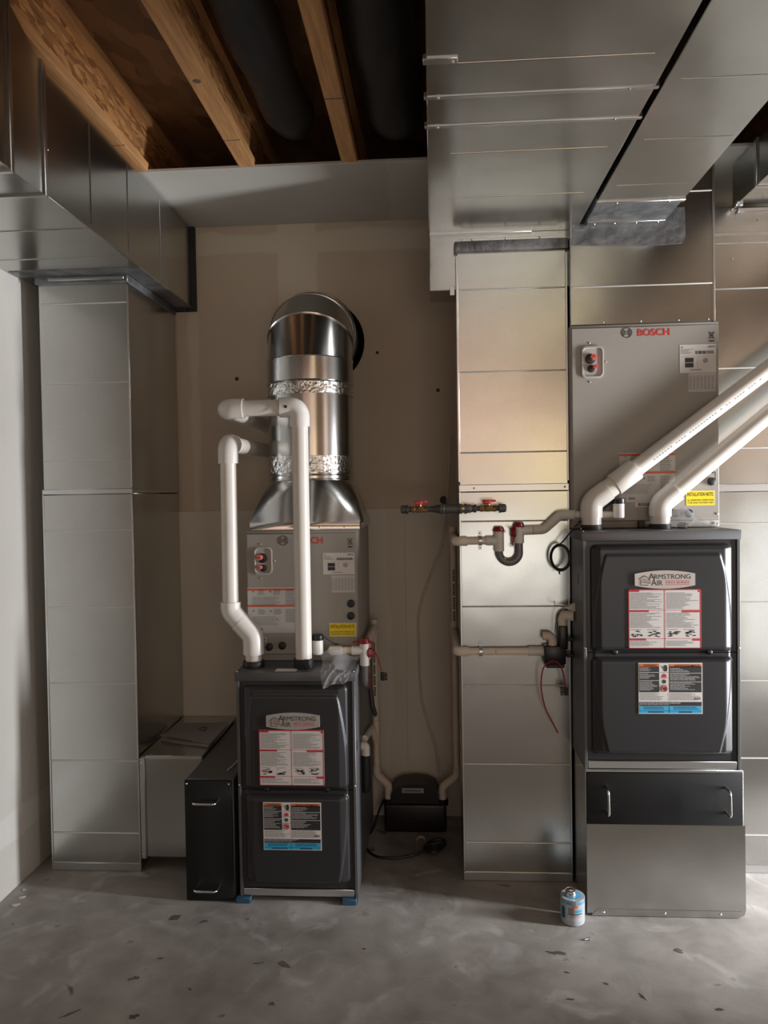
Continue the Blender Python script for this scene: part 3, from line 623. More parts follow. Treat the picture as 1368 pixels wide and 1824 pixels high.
# ------------------------------------------------------------------ coil cabinets
def coil(label, x0, x1, y, z0, z1, d):
    rnd = random.Random(len(label))
    t = thing('evaporator_coil', ((x0+x1)/2, y+.27, z0), label, 'coil cabinet', 'coil cabinets')
    obj('cabinet', box(B(), x0, x1, y+.004, 3.50, z0, z1, .004, 2), COILG, t)
    fp = obj('front_panel', box(B(), x0+.005, x1-.003, y, y+.006, z0+.028, z1-.012, .0015), COILG, t)
    obj('panel_seam', decal(B(), [(x0+.004, x1-.003, z1-.0125, z1-.0105), (x0+.004, x1-.003, z0+.026, z0+.028)], y+.0028), GASKET, t, smooth=False)
    yy = y-.0012
    # emblem and name
    lx, lz = d['logo']; r = .0185; bm = B()
    tube(bm, [(lx+r*math.cos(k/28*6.2832), yy, lz+r*math.sin(k/28*6.2832)) for k in range(29)], .0010, 5, False)
    e = .012
    for s in (-1, 1):
        tube(bm, [(lx+s*(.0115-.0035*math.cos(k/6*3.1416-1.5708)), yy, lz-.011+.022*k/6) for k in range(7)], .0010, 5)
    for s in (-.0042, .0042): tube(bm, [(lx-.0085, yy, lz+s), (lx+.0085, yy, lz+s)], .0009, 5)
    obj('emblem', bm, PBLACK, fp)
    text('BOSCH', *d['name'], yy, BRANDRED, fp, .02)
    # crossed-out bin
    bx, bz = d['bin']; bm = B(); q = .0008
    for a, b in (((-.010, .013), (.010, -.013)), ((.010, .013), (-.010, -.013)), ((-.006, .009), (-.004, -.011)), ((.006, .009), (.004, -.011)), ((-.004, -.011), (.004, -.011)), ((-.007, .010), (.007, .010))):
        tube(bm, [(bx+a[0], yy, bz+a[1]), (bx+b[0], yy, bz+b[1])], q, 4)
    obj('bin_symbol', bm, PBLACK, fp); obj('bin_symbol_bar', decal(B(), [(bx-.009, bx+.009, bz-.0235, bz-.0185)], yy), PBLACK, fp)
    # rating plate and table
    a, b, c, e = d['plate']; w = b-a; h = e-c
    pl = obj('rating_plate', box(B(), a, b, y-.001, y+.0005, c, e), LABELW, t, smooth=False)
    y2 = y-.0016
    T = lines(a+.03*w, a+.40*w, c+.66*h, c+.84*h, 5, .4, .6, rnd)+[(a+.04*w, a+.09*w, c+.88*h, c+.93*h), (a+.49*w, a+.495*w, c+.16*h, c+.56*h), (a+.03*w, a+.97*w, c+.57*h, c+.575*h), (a+.28*w, a+.6*w, c+.09*h, c+.12*h)]
    obj('small_print', decal(B(), T, y2), PGREY, pl)
    text('BOSCH', a+.79*w, a+.97*w, c+.885*h, c+.94*h, y2, PBLACK, pl, .03)
    K = []; x = a+.43*w
    while x < a+.93*w: ww = w*(.004+.012*rnd.random()); K.append((x, x+ww, c+.66*h, c+.77*h)); x += ww+w*(.006+.006*rnd.random())
    obj('barcode', decal(B(), K, y2), PBLACK, pl)
    obj('black_tile', decal(B(), [(a+.15*w, a+.38*w, c+.37*h, c+.53*h), (a+.15*w, a+.38*w, c+.19*h, c+.35*h)], y2), PBLACK, pl)
    bm = B(); ux_, uz_ = a+.71*w, c+.43*h; tube(bm, [(ux_+.0075*math.cos(k/16*6.283), y2, uz_+.0075*math.sin(k/16*6.283)) for k in range(17)], .0009, 4, False); obj('certification_mark', bm, PBLACK, pl)
    text('UL', ux_-.004, ux_+.004, uz_-.004, uz_+.004, y2, PBLACK, pl, .02)
    a, b, c, e = d['table']; w = b-a; h = e-c
    tb = obj('data_table', box(B(), a, b, y-.0008, y+.0005, c, e), LABELG, t, smooth=False)
    T = []
    for k in range(7): T += lines(a+(.04+.135*k)*w, a+(.13+.135*k)*w, c+.1*h, c+.84*h, 12, .4, .3, rnd)
    T += [(a+(.03+.135*k)*w, a+(.035+.135*k)*w, c+.06*h, c+.95*h) for k in range(8)]
    obj('table_print', decal(B(), T, y2), PGREY, tb)
    # refrigerant port cup
    a, b, c, e = d['cup']; bm = B(); rc = .018; poly = []
    for cx_, cz_, a0 in ((b-rc, e-rc, 0), (a+rc, e-rc, 90), (a+rc, c+rc, 180), (b-rc, c+rc, 270)):
        for k in range(5): an = math.radians(a0+22.5*k); poly.append((cx_+rc*math.cos(an), cz_+rc*math.sin(an)))
    cup = obj('port_cup', None or cup_mesh(poly, y), COILD, t)
    sd = d.get('side', 1)
    for (sx, sz), rr, (ox, oz) in zip(d['stubs'], (.0195, .0145), ((.012*sd, .007), (.016*sd, .007))):
        bm = B(); lathe(bm, (sx-ox*.6, y-.001, sz-oz*.6), (0, -1, 0), [(0, rr), (.004, rr), (.006, rr*.7)], 20); obj('grommet', bm, RUBBER, cup)
        bm = B(); tube(bm, [(sx, y, sz), (sx, y-.035, sz)], rr*.55, 16); obj('pipe_stub', bm, PINK, cup)
        bm = B(); lathe(bm, (sx, y-.0352, sz), (0, -1, 0), [(0, rr*.3), (.0006, rr*.3)], 12); obj('stub_bore', bm, BRANDRED, cup)
    mx_, mz_ = (a+b)/2, (c+e)/2
    for p in ((mx_-.01, e+.012), (mx_-.01, c-.014), (b+.010, mz_)): screw(t, (p[0], y, p[1]), 'y', .0035)
    # warning sheet
    a, b, c, e = d['warn']; w = b-a; h = e-c; ws = obj('warning_sheet', box(B(), a, b, y-.001, y+.0005, c, e), LABELG, t, smooth=False, label='pale sheet with two red-orange bars')
    obj('red_bar', decal(B(), [(a, b, e-.012, e-.004), (a, b, c+.575*h, c+.575*h+.008)], y2), PRORANGE, ws)
    T = []
    for v in (.0, .43):
        T += lines(a+.20*w, a+.34*w, c+(.40-v*.0+ (v))*h if False else c+(.40+v)*h, c+(.52+v)*h, 5, .45, .3, rnd)+lines(a+.50*w, a+.66*w, c+(.40+v)*h, c+(.52+v)*h, 5, .45, .3, rnd)
        T += lines(a+.73*w, a+.95*w, c+(.22+v*.9)*h, c+(.52+v)*h, 9, .45, .3, rnd)+lines(a+.09*w, a+.62*w, c+(.16+v*1.0)*h, c+(.36+v)*h, 7, .35, .2, rnd)
        T += [(a+.10*w, a+.13*w, c+(.47+v)*h, c+(.50+v)*h), (a+.43*w, a+.46*w, c+(.46+v)*h, c+(.50+v)*h)]
    obj('small_print', decal(B(), T, y2), PGREY, ws)
    text('BOSCH', a+.17*w, a+.28*w, c+.05*h, c+.10*h, y2, PBLACK, ws, .03)
    a, b, c, e = d['bar']; bl = obj('barcode_label', box(B(), a, b, y-.001, y+.0005, c, e), LABELW, t, smooth=False); K = []; x = a+.15*(b-a)
    while x < a+.85*(b-a): ww = .0006+.0016*rnd.random(); K.append((x, x+ww, c+.2*(e-c), c+.85*(e-c))); x += ww+.001
    obj('barcode', decal(B(), K, y2), PBLACK, bl)
    a, b, c, e = d['note']; w = b-a; h = e-c
    nl = obj('installation_note', box(B(), a, b, y-.001, y+.0005, c, e), LABELW, t, smooth=False, label='yellow installation note')
    obj('yellow_field', decal(B(), [(a+.012*w, b-.012*w, c+.02*h, e-.02*h)], y2), YELLOW, nl)
    text('INSTALLATION NOTE:', a+.05*w, a+.95*w, c+.62*h, c+.87*h, y2-.0003, PBLACK, nl, .012)
    text('ALL DRAIN PAN CONNECTIONS', a+.05*w, a+.96*w, c+.30*h, c+.42*h, y2-.0003, PBLACK, nl, .004)
    text('TO BE HAND TIGHTENED ONLY', a+.05*w, a+.96*w, c+.13*h, c+.25*h, y2-.0003, PBLACK, nl, .004)
    for pair in (d['caps_v'], d['caps_h']):
        (ax_, az_), (bx_, bz_) = pair; bm = B()
        dd = V(bx_-ax_, 0, bz_-az_).normalized(); nn = V(-dd.z, 0, dd.x)*.0155
        loop = []
        for c0, sg in ((V(bx_, 0, bz_), 1), (V(ax_, 0, az_), -1)):
            for k in range(9):
                an = math.pi/2-math.pi*k/8; loop.append(c0+(dd*math.cos(an)+(nn/.0155)*math.sin(an))*sg*.0165+V(0, y-.0005, 0))
        tube(bm, loop+[loop[0]], .0012, 5, False); sl = obj('drain_slot', bm, COILD, t)
        for p in pair:
            bm = B(); lathe(bm, (p[0], y, p[1]), (0, -1, 0), [(0, .0152), (.009, .0152), (.0115, .012), (.012, 0)], 20); obj('rubber_plug', bm, RUBBER, sl)
    for zz in (z0+.012, z0+.05): screw(t, (x1-.010, y-.001, zz), 'y', .0045)
    return t
def cup_mesh(poly, y):
    bm = B(); n = len(poly); cx = sum(p[0] for p in poly)/n; cz = sum(p[1] for p in poly)/n; rings = []
    for s, dy in ((1.0, 0), (1.0, -.006), (.90, -.007), (.85, -.0012), ):
        rings.append([bm.verts.new((cx+(x-cx)*s, y+dy, cz+(z-cz)*s)) for x, z in poly])
    for a, b in zip(rings, rings[1:]):
        for k in range(n): bm.faces.new((a[k], a[(k+1) % n], b[(k+1) % n], b[k]))
    bm.faces.new(rings[-1]); bmesh.ops.recalc_face_normals(bm, faces=bm.faces); return bm
coil('grey coil cabinet on the left furnace, behind two upright white pipes', -.745, -.298, 2.960, .877, 1.398, dict(
    logo=(-.592, 1.359), name=(-.546, -.434, 1.345, 1.372), bin=(-.325, 1.352), plate=(-.435, -.309, 1.222, 1.308), table=(-.403, -.309, 1.150, 1.218),
    cup=(-.711, -.638, 1.224, 1.334), side=-1, stubs=((-.685, 1.294), (-.685, 1.254)), warn=(-.741, -.531, .990, 1.172), bar=(-.712, -.668, .955, .973),
    note=(-.414, -.306, .974, 1.029), caps_v=((-.326, 1.106), (-.327, 1.057)), caps_h=((-.657, .934), (-.604, .939))))
coil('tall grey coil cabinet on the right furnace, behind slanting white pipes', .535, 1.087, 2.920, 1.394, 2.168, dict(
    logo=(.747, 2.134), name=(.787, .905, 2.120, 2.147), bin=(1.060, 2.116), plate=(.941, 1.075, 1.977, 2.083), table=(.973, 1.074, 1.905, 1.976),
    cup=(.575, .658, 1.966, 2.087), stubs=((.616, 2.043), (.622, 2.006)), warn=(.714, .922, 1.492, 1.680), bar=(.772, .836, 1.473, 1.491),
    note=(.961, 1.068, 1.476, 1.533), caps_v=((1.056, 1.612), (1.056, 1.566)), caps_h=((.918, 1.448), (.972, 1.447))))

# ------------------------------------------------------------------ round duct on the left coil
t = thing('round_duct', (-.515, 3.22, 1.40), 'shiny round duct rising from the left coil and elbowing into the wall', 'duct')
bm = B(); n = 48; cx, cy, rr = -.515, 3.222, .180
cor = [(cx+.226, cy+.236), (cx-.218, cy+.236), (cx-.218, cy-.236), (cx+.226, cy-.236)]
lo = [bm.verts.new((x, y, 1.399)) for x, y in cor]; mi = [bm.verts.new((x, y, 1.432)) for x, y in cor]
ci = [bm.verts.new((cx+rr*math.cos(2*math.pi*k/n), cy+rr*math.sin(2*math.pi*k/n), 1.606)) for k in range(n)]
for q in range(4):
    bm.faces.new((lo[q], lo[(q+1) % 4], mi[(q+1) % 4], mi[q]))                 # straight skirt
    bm.faces.new((mi[q], mi[(q+1) % 4], ci[(q+1)*n//4 % n]))                   # flat triangle
    for k in range(n//4): bm.faces.new((mi[q], ci[(q*n//4+k+1) % n], ci[(q*n//4+k) % n]))   # rounded corner
bmesh.ops.recalc_face_normals(bm, faces=bm.faces)
obj('square_to_round', bm, SHINY, t, ang=25)
for x in (-.55, -.45, -.35): screw(t, (x, 2.985, 1.41), 'y', .0035)
for y_ in (3.05, 3.12): screw(t, (-.287, y_, 1.418), 'x', .0035)
bm = B(); tube(bm, [(cx, cy, 1.60), (cx, cy, 1.97), (cx, cy, 2.02)], rr, 48, False); obj('pipe', bm, SHINY, t)
bm = B(); tube(bm, [(cx, cy, 2.01), (cx, cy, 2.11)], rr+.004, 48, False); obj('elbow_collar', bm, SHINY, t)
for z in (1.603, 1.622, 2.109, 2.008):
    bm = B(); tube(bm, [(cx+(rr+.003)*math.cos(k/48*6.28319), cy+(rr+.003)*math.sin(k/48*6.28319), z) for k in range(49)], .0045, 6, False); obj('rolled_bead', bm, SHINY, t)
for z0, z1 in ((1.632, 1.70), (1.955, 2.003)):
    bm = B(); m = 7; rg = []
    for j in range(m):
        rg.append([bm.verts.new((cx+(rr+.0022+.0012*random.random())*math.cos(k/72*6.28319), cy+(rr+.0022+.0012*random.random())*math.sin(k/72*6.28319), z0+(z1-z0)*j/(m-1))) for k in range(72)])
    for a, b in zip(rg, rg[1:]):
        for k in range(72): bm.faces.new((a[k], a[(k+1) % 72], b[(k+1) % 72], b[k]))
    obj('foil_tape', bm, FOIL, t, smooth=False)
Rb, z0 = .150, 2.110
def ring_at(ang):
    c = V(cx, cy+Rb-Rb*math.cos(ang), z0+Rb*math.sin(ang)); u = V(1, 0, 0); v = V(0, math.cos(ang), -math.sin(ang)); return c, u, v
angs = [0, 33, 62, 90]
for i, (a0, a1) in enumerate(zip(angs, angs[1:])):
    bm = B(); rg = []
    for an in (a0, a1):
        c, u, v = ring_at(math.radians(an)); rg.append([bm.verts.new(c+(u*math.cos(k/48*6.28319)+v*math.sin(k/48*6.28319))*(rr+.002)) for k in range(48)])
    for k in range(48): bm.faces.new((rg[0][k], rg[0][(k+1) % 48], rg[1][(k+1) % 48], rg[1][k]))
    bmesh.ops.recalc_face_normals(bm, faces=bm.faces); obj('elbow_gore', bm, SHINY, t)
    c, u, v = ring_at(math.radians(a1)); bm = B()
    tube(bm, [c+(u*math.cos(k/48*6.28319)+v*math.sin(k/48*6.28319))*(rr+.003) for k in range(49)], .0045, 6, False); obj('elbow_seam', bm, SHINY, t)
bm = B(); tube(bm, [(cx, cy+Rb, z0+Rb), (cx, 3.568, z0+Rb)], rr+.002, 48, False); obj('wall_stub', bm, SHINY, t)

# ------------------------------------------------------------------ white vent pipes
def hub(parent, p, d, length, r, m=PVCW, name='socket'):
    """a socket of a fitting: starts at p and runs along d"""
    p = Vector(p); d = Vector(d).normalized(); bm = B(); lathe(bm, p, d, [(0, r*.98), (.002, r), (length-.003, r), (length, r*.97)], 24); return obj(name, bm, m, parent)
def elbow(parent, pts, R, r, m=PVCW, name='elbow'):
    return obj(name, tube(B(), fillet(pts, R, 10), r, 24), m, parent)
def vent(label, loc): return thing('vent_pipe', loc, label, 'pipe', 'white vent pipes')
t = vent('white vent pipe with an offset bend on top of the left furnace', (-.70, 2.872, .876)); Y = 2.872; r = .0315
obj('rubber_coupling', lathe(B(), (-.70, Y, .876), (0, 0, 1), [(0, .041), (.004, .042), (.020, .041), (.024, .038)]), RUBBER, t)
obj('pipe', tube(B(), [(-.70, Y, .885), (-.70, Y, .935)], r, 24), PVC, t)
elbow(t, [(-.70, Y, .925), (-.70, Y, .995), (-.752, Y, 1.052)], .05, .0405)
obj('pipe', tube(B(), [(-.742, Y, 1.041), (-.758, Y, 1.058)], .034, 24), PVC, t)
elbow(t, [(-.752, Y, 1.053), (-.786, Y, 1.092), (-.786, Y, 1.128)], .05, .0395)
obj('pipe', tube(B(), [(-.786, Y, 1.12), (-.784, Y, 1.70)], r, 24), PVC, t)
elbow(t, [(-.784, Y, 1.665), (-.784, Y, 1.742), (-.784, Y+.075, 1.742)], .045, .0395)
obj('pipe', tube(B(), [(-.784, Y+.05, 1.742), (-.775, 3.569, 1.752)], r, 24), PVC, t)
t = vent('straight white vent pipe turning left at the top, in front of round duct', (-.50, 2.852, .876)); Y = 2.852
obj('rubber_coupling', lathe(B(), (-.50, Y, .876), (0, 0, 1), [(0, .038), (.004, .039), (.034, .038), (.036, .036)]), RUBBER, t)
obj('clamp_lug', box(B(), -.492, -.470, Y-.045, Y-.030, .88, .915, .003), RUBBER, t)
obj('pipe', tube(B(), [(-.50, Y, .885), (-.499, Y, 1.84)], r, 24), PVC, t)
elbow(t, [(-.499, Y, 1.800), (-.499, Y, 1.874), (-.575, Y, 1.874)], .045, .0385)
obj('pipe', tube(B(), [(-.56, Y, 1.874), (-.73, Y, 1.874)], r, 24), PVC, t)
elbow(t, [(-.715, Y, 1.874), (-.785, Y, 1.874), (-.785, Y+.07, 1.874)], .045, .0385)
obj('pipe', tube(B(), [(-.785, Y+.05, 1.874), (-.785, 3.569, 1.874)], r, 24), PVC, t)
obj('ink_mark', box(B(), -.572, -.5705, Y-.0395, Y-.037, 1.838, 1.910), PBLACK, t)
obj('ink_mark', lathe(B(), (-.545, Y-.0388, 1.873), (0, -1, 0), [(0, .006), (.0006, .006)], 10), PBLACK, t)
for lab, xb, Y, p0, p1, dbl in (('upper slanting white vent pipe, left one on the right furnace', .598, 2.872, (.598, 1.495), (2.395, 2.835), True),
                           ('lower slanting white vent pipe, right one on the right furnace', .852, 2.875, (.852, 1.484), (2.395, 2.765), False)):
    t = vent(lab, (xb, Y, 1.392)); d = V(p1[0]-p0[0], 0, p1[1]-p0[1]).normalized(); P0 = V(p0[0], Y, p0[1])
    obj('rubber_coupling', lathe(B(), (xb, Y, 1.392), (0, 0, 1), [(0, .040), (.003, .0405), (.017, .040), (.019, .036)]), RUBBER, t)
    obj('pipe', tube(B(), [(xb, Y, 1.40), (xb, Y, 1.45)], .036, 24), PVC, t)
    elbow(t, [(xb, Y, 1.438), P0, P0+d*.075], .05, .0405, PVCW if not dbl else PVC)
    s = .07
    if dbl:
        obj('pipe', tube(B(), [P0+d*.065, P0+d*.11], .037, 24), PVC, t)
        hub(t, P0+d*.105, d, .10, .0425, PVC, 'coupling'); s = .19
    obj('pipe', tube(B(), [P0+d*s, V(p1[0], Y, p1[1])], .0315, 24), PVC, t)
    bm = B(); nn = V(-d.z, 0, d.x)
    for k in range(40 if dbl else 0):
        if random.random() < .25: continue
        a = P0+d*(.27+k*.0125)+nn*(-.010)+V(0, -.0302, 0); b = a+d*.008
        bm.faces.new([bm.verts.new(q) for q in (a-nn*.0015, b-nn*.0015, b+nn*.003, a+nn*.003)])
    if dbl: obj('pipe_print', bm, PGREY, t)

# ------------------------------------------------------------------ float switches
def float_switch(label, x, y, z0, z1, wire, ystub):
    t = thing('float_switch', (x, y, z0), label, 'float switch', 'float switches')
    obj('body', lathe(B(), (x, y, z0), (0, 0, 1), [(0, .019), (.003, .0215), (z1-z0, .0215)]), PVCW, t)
    obj('cap', lathe(B(), (x, y, z1-.002), (0, 0, 1), [(0, .0225), (.003, .0235), (.018, .0235), (.021, .021)]), BLACKPL, t)
    obj('stub', tube(B(), [(x, y, z0+.028), (x, ystub, z0+.028)], .012, 14), PVCW, t)
    obj('wire', tube(B(), spline(wire), .0022, 6), CORD, t)
    return t
float_switch('white float switch with black cap, low in front of the left coil', -.455, 2.915, .914, .972, [(-.437, 2.912, .986), (-.42, 2.915, .975), (-.40, 2.925, .958), (-.388, 2.94, .948), (-.38, 2.957, .945)], 2.96)
float_switch('white float switch with black cap, between the slanting pipes', .701, 2.880, 1.434, 1.490, [(.688, 2.895, 1.498), (.665, 2.90, 1.48), (.64, 2.902, 1.46), (.60, 2.905, 1.45), (.54, 2.905, 1.40)], 2.92)

# ------------------------------------------------------------------ condensate drains
def drain(label, loc): return thing('drain_pipe', loc, label, 'drain pipe', 'condensate drain pipes')
def redcap(parent, p, d, r=.022):
    bm = B(); lathe(bm, p, d, [(0, r), (.004, r*1.05), (.007, r*.95), (.016, r*.80), (.019, r*.7)], 20); return obj('red_cap', bm, REDPL, parent)
def strap(parent, x, y, z, yw):
    bm = B(); lathe(bm, (x-.006, y, z), (1, 0, 0), [(0, .0185), (.012, .0185)], 18)
    s = obj('pipe_clamp', bm, CLEAT, parent)
    for sg in (-1, 1):
        obj('clamp_ear', box(B(), x-.006, x+.006, yw-.004, yw-.0005, z+sg*.026-.010, z+sg*.026+.010, .001), CLEAT, s)
        screw(s, (x, yw-.004, z+sg*.028), 'y', .0035)
rp = .0145
t = drain('drain pipe with a clear U-trap and two red caps, on the middle column', (.30, 2.943, 1.25)); Y = 2.943
elbow(t, [(.135, Y, 1.349), (.092, Y, 1.349), (.092, Y+.05, 1.349)], .018, .0185, PVCT)
obj('pipe', tube(B(), [(.092, Y+.04, 1.349), (.092, 3.42, 1.349)], rp, 16), PVCT, t)
obj('pipe', tube(B(), [(.125, Y, 1.349), (.215, Y, 1.350)], rp, 16), PVCT, t)
strap(t, .186, Y, 1.350, 2.965)
te = obj('tee', tube(B(), [(.208, Y, 1.350), (.258, Y, 1.350)], .0185, 20), PVC, t); obj('tee_body', tube(B(), [(.258, Y, 1.309), (.258, Y, 1.390)], .0195, 20), PVC, te)
redcap(t, (.258, Y, 1.386), (0, 0, 1))
obj('trap_tube', tube(B(), [(.258, Y, 1.315), (.258, Y, 1.306)]+[V(.2965-.0385*math.cos(a), Y-.004, 1.304-.0385*math.sin(a)) for a in [math.pi*k/14 for k in range(15)]]+[(.335, Y, 1.306), (.335, Y, 1.350)], .0150, 18), SMOKE, t)
te = obj('tee', tube(B(), [(.335, Y, 1.340), (.335, Y, 1.405)], .0195, 20), PVCW, t); obj('tee_body', tube(B(), [(.335, Y, 1.388), (.388, Y, 1.390)], .0185, 20), PVCW, te)
redcap(t, (.335, Y, 1.402), (0, 0, 1)); redcap(t, (.322, Y, 1.382), (-1, 0, 0))
obj('cap_strap', box(B(), .306, .314, Y-.012, Y-.006, 1.330, 1.375, .002), REDPL, t)
elbow(t, [(.384, Y, 1.390), (.430, Y, 1.391), (.462, Y-.006, 1.420)], .03, .0185, PVC)
obj('joint_mark', tube(B(), [(.3865, Y, 1.390), (.3885, Y, 1.390)], .0189, 20), PGREY, t)
elbow(t, [(.452, Y-.004, 1.411), (.492, Y-.014, 1.448), (.545, Y-.040, 1.448)], .03, .0185, PVC)
obj('pipe', tube(B(), [(.53, Y-.036, 1.448), (.60, 2.898, 1.447), (.70, 2.898, 1.446)], .0145, 16), PVC, t)
for p in ((.305, Y-.015, 1.402), (.312, Y-.015, 1.330), (.280, Y-.015, 1.386)):
    obj('wire_loop', tube(B(), [(p[0]-.005+.008*math.cos(k/10*6.28), p[1], p[2]+.004*math.sin(k/10*6.28)) for k in range(11)], .0011, 5, False), BRASS, t)

t = drain('long upright cream drain pipe with black print, left of the middle column', (.093, 3.42, .12))
obj('pipe', tube(B(), [(.093, 3.42, 1.37), (.096, 3.42, .245)], rp, 16), PVCT, t)
for z in (1.349, .918): obj('tee', tube(B(), [(.0935, 3.42, z-.035), (.0935, 3.42, z+.035)], .0185, 18), PVCT, t)
obj('coupling', tube(B(), [(.0955, 3.42, .40), (.0955, 3.42, .44)], .0165, 16), PVCT, t)
elbow(t, [(.096, 3.42, .28), (.096, 3.42, .245), (.030, 3.43, .190), (.030, 3.43, .120)], .03, .0185, PVCT)
K = B()
for k in range(26):
    z = 1.19-k*.009
    if k % 7 != 6: K.faces.new([K.verts.new(q) for q in ((.0925-.004, 3.4048, z), (.0925+.005, 3.4048, z), (.0925+.005, 3.4048, z-.006), (.0925-.004, 3.4048, z-.006))])
obj('pipe_print', K, PBLACK, t, smooth=False)

t = drain('lower level drain pipe clamped across the middle column', (.25, 2.943, .90))
elbow(t, [(.135, Y, .917), (.092, Y, .917), (.092, Y+.05, .917)], .018, .0185, PVCT)
obj('pipe', tube(B(), [(.092, Y+.04, .917), (.092, 3.42, .917)], rp, 16), PVCT, t)
obj('pipe', tube(B(), [(.125, Y, .917), (.38, Y, .918)], rp, 16), PVCT, t); strap(t, .182, Y, .917, 2.965)
obj('coupling', tube(B(), [(.367, Y, .918), (.425, Y, .918)], .0185, 18), PVC, t)
obj('ink_mark', box(B(), .239, .2405, Y-.0155, Y-.013, .913, .924), PBLACK, t)
t = thing('condensate_trap', (.47, 2.93, .875), 'black plastic condensate trap between middle column and right furnace', 'trap')
bd = obj('body', box(B(), .424, .505, 2.905, 2.958, .872, .944, .006, 2), BLACKPL, t)
obj('riser', box(B(), .480, .513, 2.905, 2.950, .930, 1.022, .005, 2), BLACKPL, t)
obj('foot', box(B(), .430, .500, 2.912, 2.952, .858, .873, .003), BLACKPL, t)
for z in (.968, .905): obj('bracket', box(B(), .510, .538, 2.92, 2.94, z-.008, z+.008, .002), BLACKPL, t)
elbow(t, [(.497, 2.928, 1.018), (.497, 2.928, 1.062), (.530, 2.900, 1.062)], .018, .0175, PVCT)
obj('union', tube(B(), [(.520, 2.906, 1.062), (.5365, 2.898, 1.062)], .020, 16), PVCT, t)
elbow(t, [(.458, 2.93, .942), (.458, 2.93, .980), (.420, 2.93, .980)], .018, .0165, PVCT)

t = drain('short drain pipe with clear stub trap and red cap, right of left coil', (-.30, 2.925, .785)); Y = 2.925
obj('coupling', tube(B(), [(-.412, Y, .925), (-.408, Y, .925), (-.362, Y, .926)], [.012, .0185, .0185], 20), PVC, t)
obj('pipe', tube(B(), [(-.37, Y, .926), (-.31, Y, .926)], .0145, 16), PVCT, t)
te = obj('tee', tube(B(), [(-.322, Y, .926), (-.272, Y, .926)], .0185, 20), PVC, t); obj('tee_body', tube(B(), [(-.272, Y, .868), (-.272, Y, .958)], .0190, 20), PVCW, te)
redcap(t, (-.272, Y, .955), (0, 0, 1), .0235); redcap(t, (-.258, Y, .918), (1, 0, 0), .020)
obj('cap_tail', box(B(), -.318, -.285, Y-.008, Y+.004, .957, .963, .002), REDPL, t); obj('cap_tail', box(B(), -.262, -.238, Y-.008, Y+.004, .955, .962, .002), REDPL, t)
obj('trap_tube', tube(B(), fillet([(-.272, Y, .870), (-.272, Y, .785), (-.272, Y+.10, .785), (-.272, Y+.10, .88)], .035, 8), .0145, 18), SMOKE, t)
obj('elbow', tube(B(), fillet([(-.272, Y+.10, .87), (-.272, Y+.10, .93), (-.272, 3.42, .93)], .02, 6), .0170, 18), PVCT, t)
obj('stub', tube(B(), [(-.405, Y, .925), (-.405, 2.96, .925)], .014, 14), PVCT, t)
t = drain('upright drain pipe behind the left furnace, ending in the pump', (-.27, 3.42, .12))
obj('pipe', tube(B(), [(-.272, 3.42, .955), (-.270, 3.42, .255)], rp, 16), PVCT, t)
obj('tee', tube(B(), [(-.272, 3.42, .89), (-.272, 3.42, .965)], .0185, 18), PVCT, t)
obj('wye', tube(B(), [(-.271, 3.42, .50), (-.271, 3.42, .40)], .0185, 18), PVCT, t)
obj('branch_pipe', tube(B(), fillet([(-.271, 3.415, .40), (-.286, 3.38, .48), (-.290, 3.05, .535)], .03, 6), rp, 14), PVCT, t)
elbow(t, [(-.270, 3.42, .29), (-.270, 3.42, .250), (-.218, 3.43, .195), (-.218, 3.43, .122)], .03, .0185, PVCT)
K = B()
for k in range(30):
    z = .86-k*.0085
    if k % 6 != 5: K.faces.new([K.verts.new(q) for q in ((-.276, 3.4048, z), (-.268, 3.4048, z), (-.268, 3.4048, z-.006), (-.276, 3.4048, z-.006))])
obj('pipe_print', K, PBLACK, t, smooth=False)
t = thing('drain_hose', (-.283, 3.0, .337), 'black rubber hose under a white elbow on the left furnace side', 'hose')
elbow(t, [(-.298, 3.0, .523), (-.281, 3.0, .523), (-.281, 3.0, .480)], .014, .0175, PVCW)
obj('hose', lathe(B(), (-.282, 3.0, .335), (0, 0, 1), [(0, .012), (.008, .0185), (.05, .0195), (.15, .0190), (.152, .017)], 18), RUBBER, t)

# condensate pump
t = thing('condensate_pump', (-.095, 3.44, 0), 'black condensate pump on the floor between the two drain pipes', 'pump')
obj('tank', box(B(), -.236, .046, 3.372, 3.520, .001, .130, .012, 3), mat('dark_red_tank', (.008, .002, .002), .4), t)
poly = [(-.205, .128), (-.205, .165), (-.19, .196), (-.15, .214), (-.095, .220), (-.04, .214), (0.0, .196), (.012, .165), (.012, .128)]
obj('motor_cover', prism(B(), poly, 3.385, 3.510), BLACKPL, t)
lb = obj('label', box(B(), -.155, -.055, 3.3825, 3.3855, .178, .201, .001), mat('pump_label', (.30, .29, .27), .5), t); obj('printed_line', decal(B(), [(-.142, -.068, .187, .191)], 3.3818), PBLACK, lb)
obj('collar', lathe(B(), (-.218, 3.43, .110), (0, 0, 1), [(0, .026), (.024, .026), (.026, .022)]), BLACKPL, t); obj('collar', lathe(B(), (.030, 3.43, .110), (0, 0, 1), [(0, .026), (.024, .026), (.026, .022)]), BLACKPL, t)
t = thing('power_cord', (-.15, 3.2, 0), 'black power cord with plug bundle and white tag, on floor before pump', 'cord')
obj('cord', tube(B(), spline([(-.225, 3.50, .13), (-.255, 3.46, .09), (-.29, 3.39, .012), (-.312, 3.30, .006), (-.305, 3.215, .006), (-.26, 3.14, .006), (-.19, 3.122, .006), (-.12, 3.142, .006), (-.055, 3.175, .012), (-.03, 3.19, .02)], 8), .0055, 8), CORD, t)
bm = B()
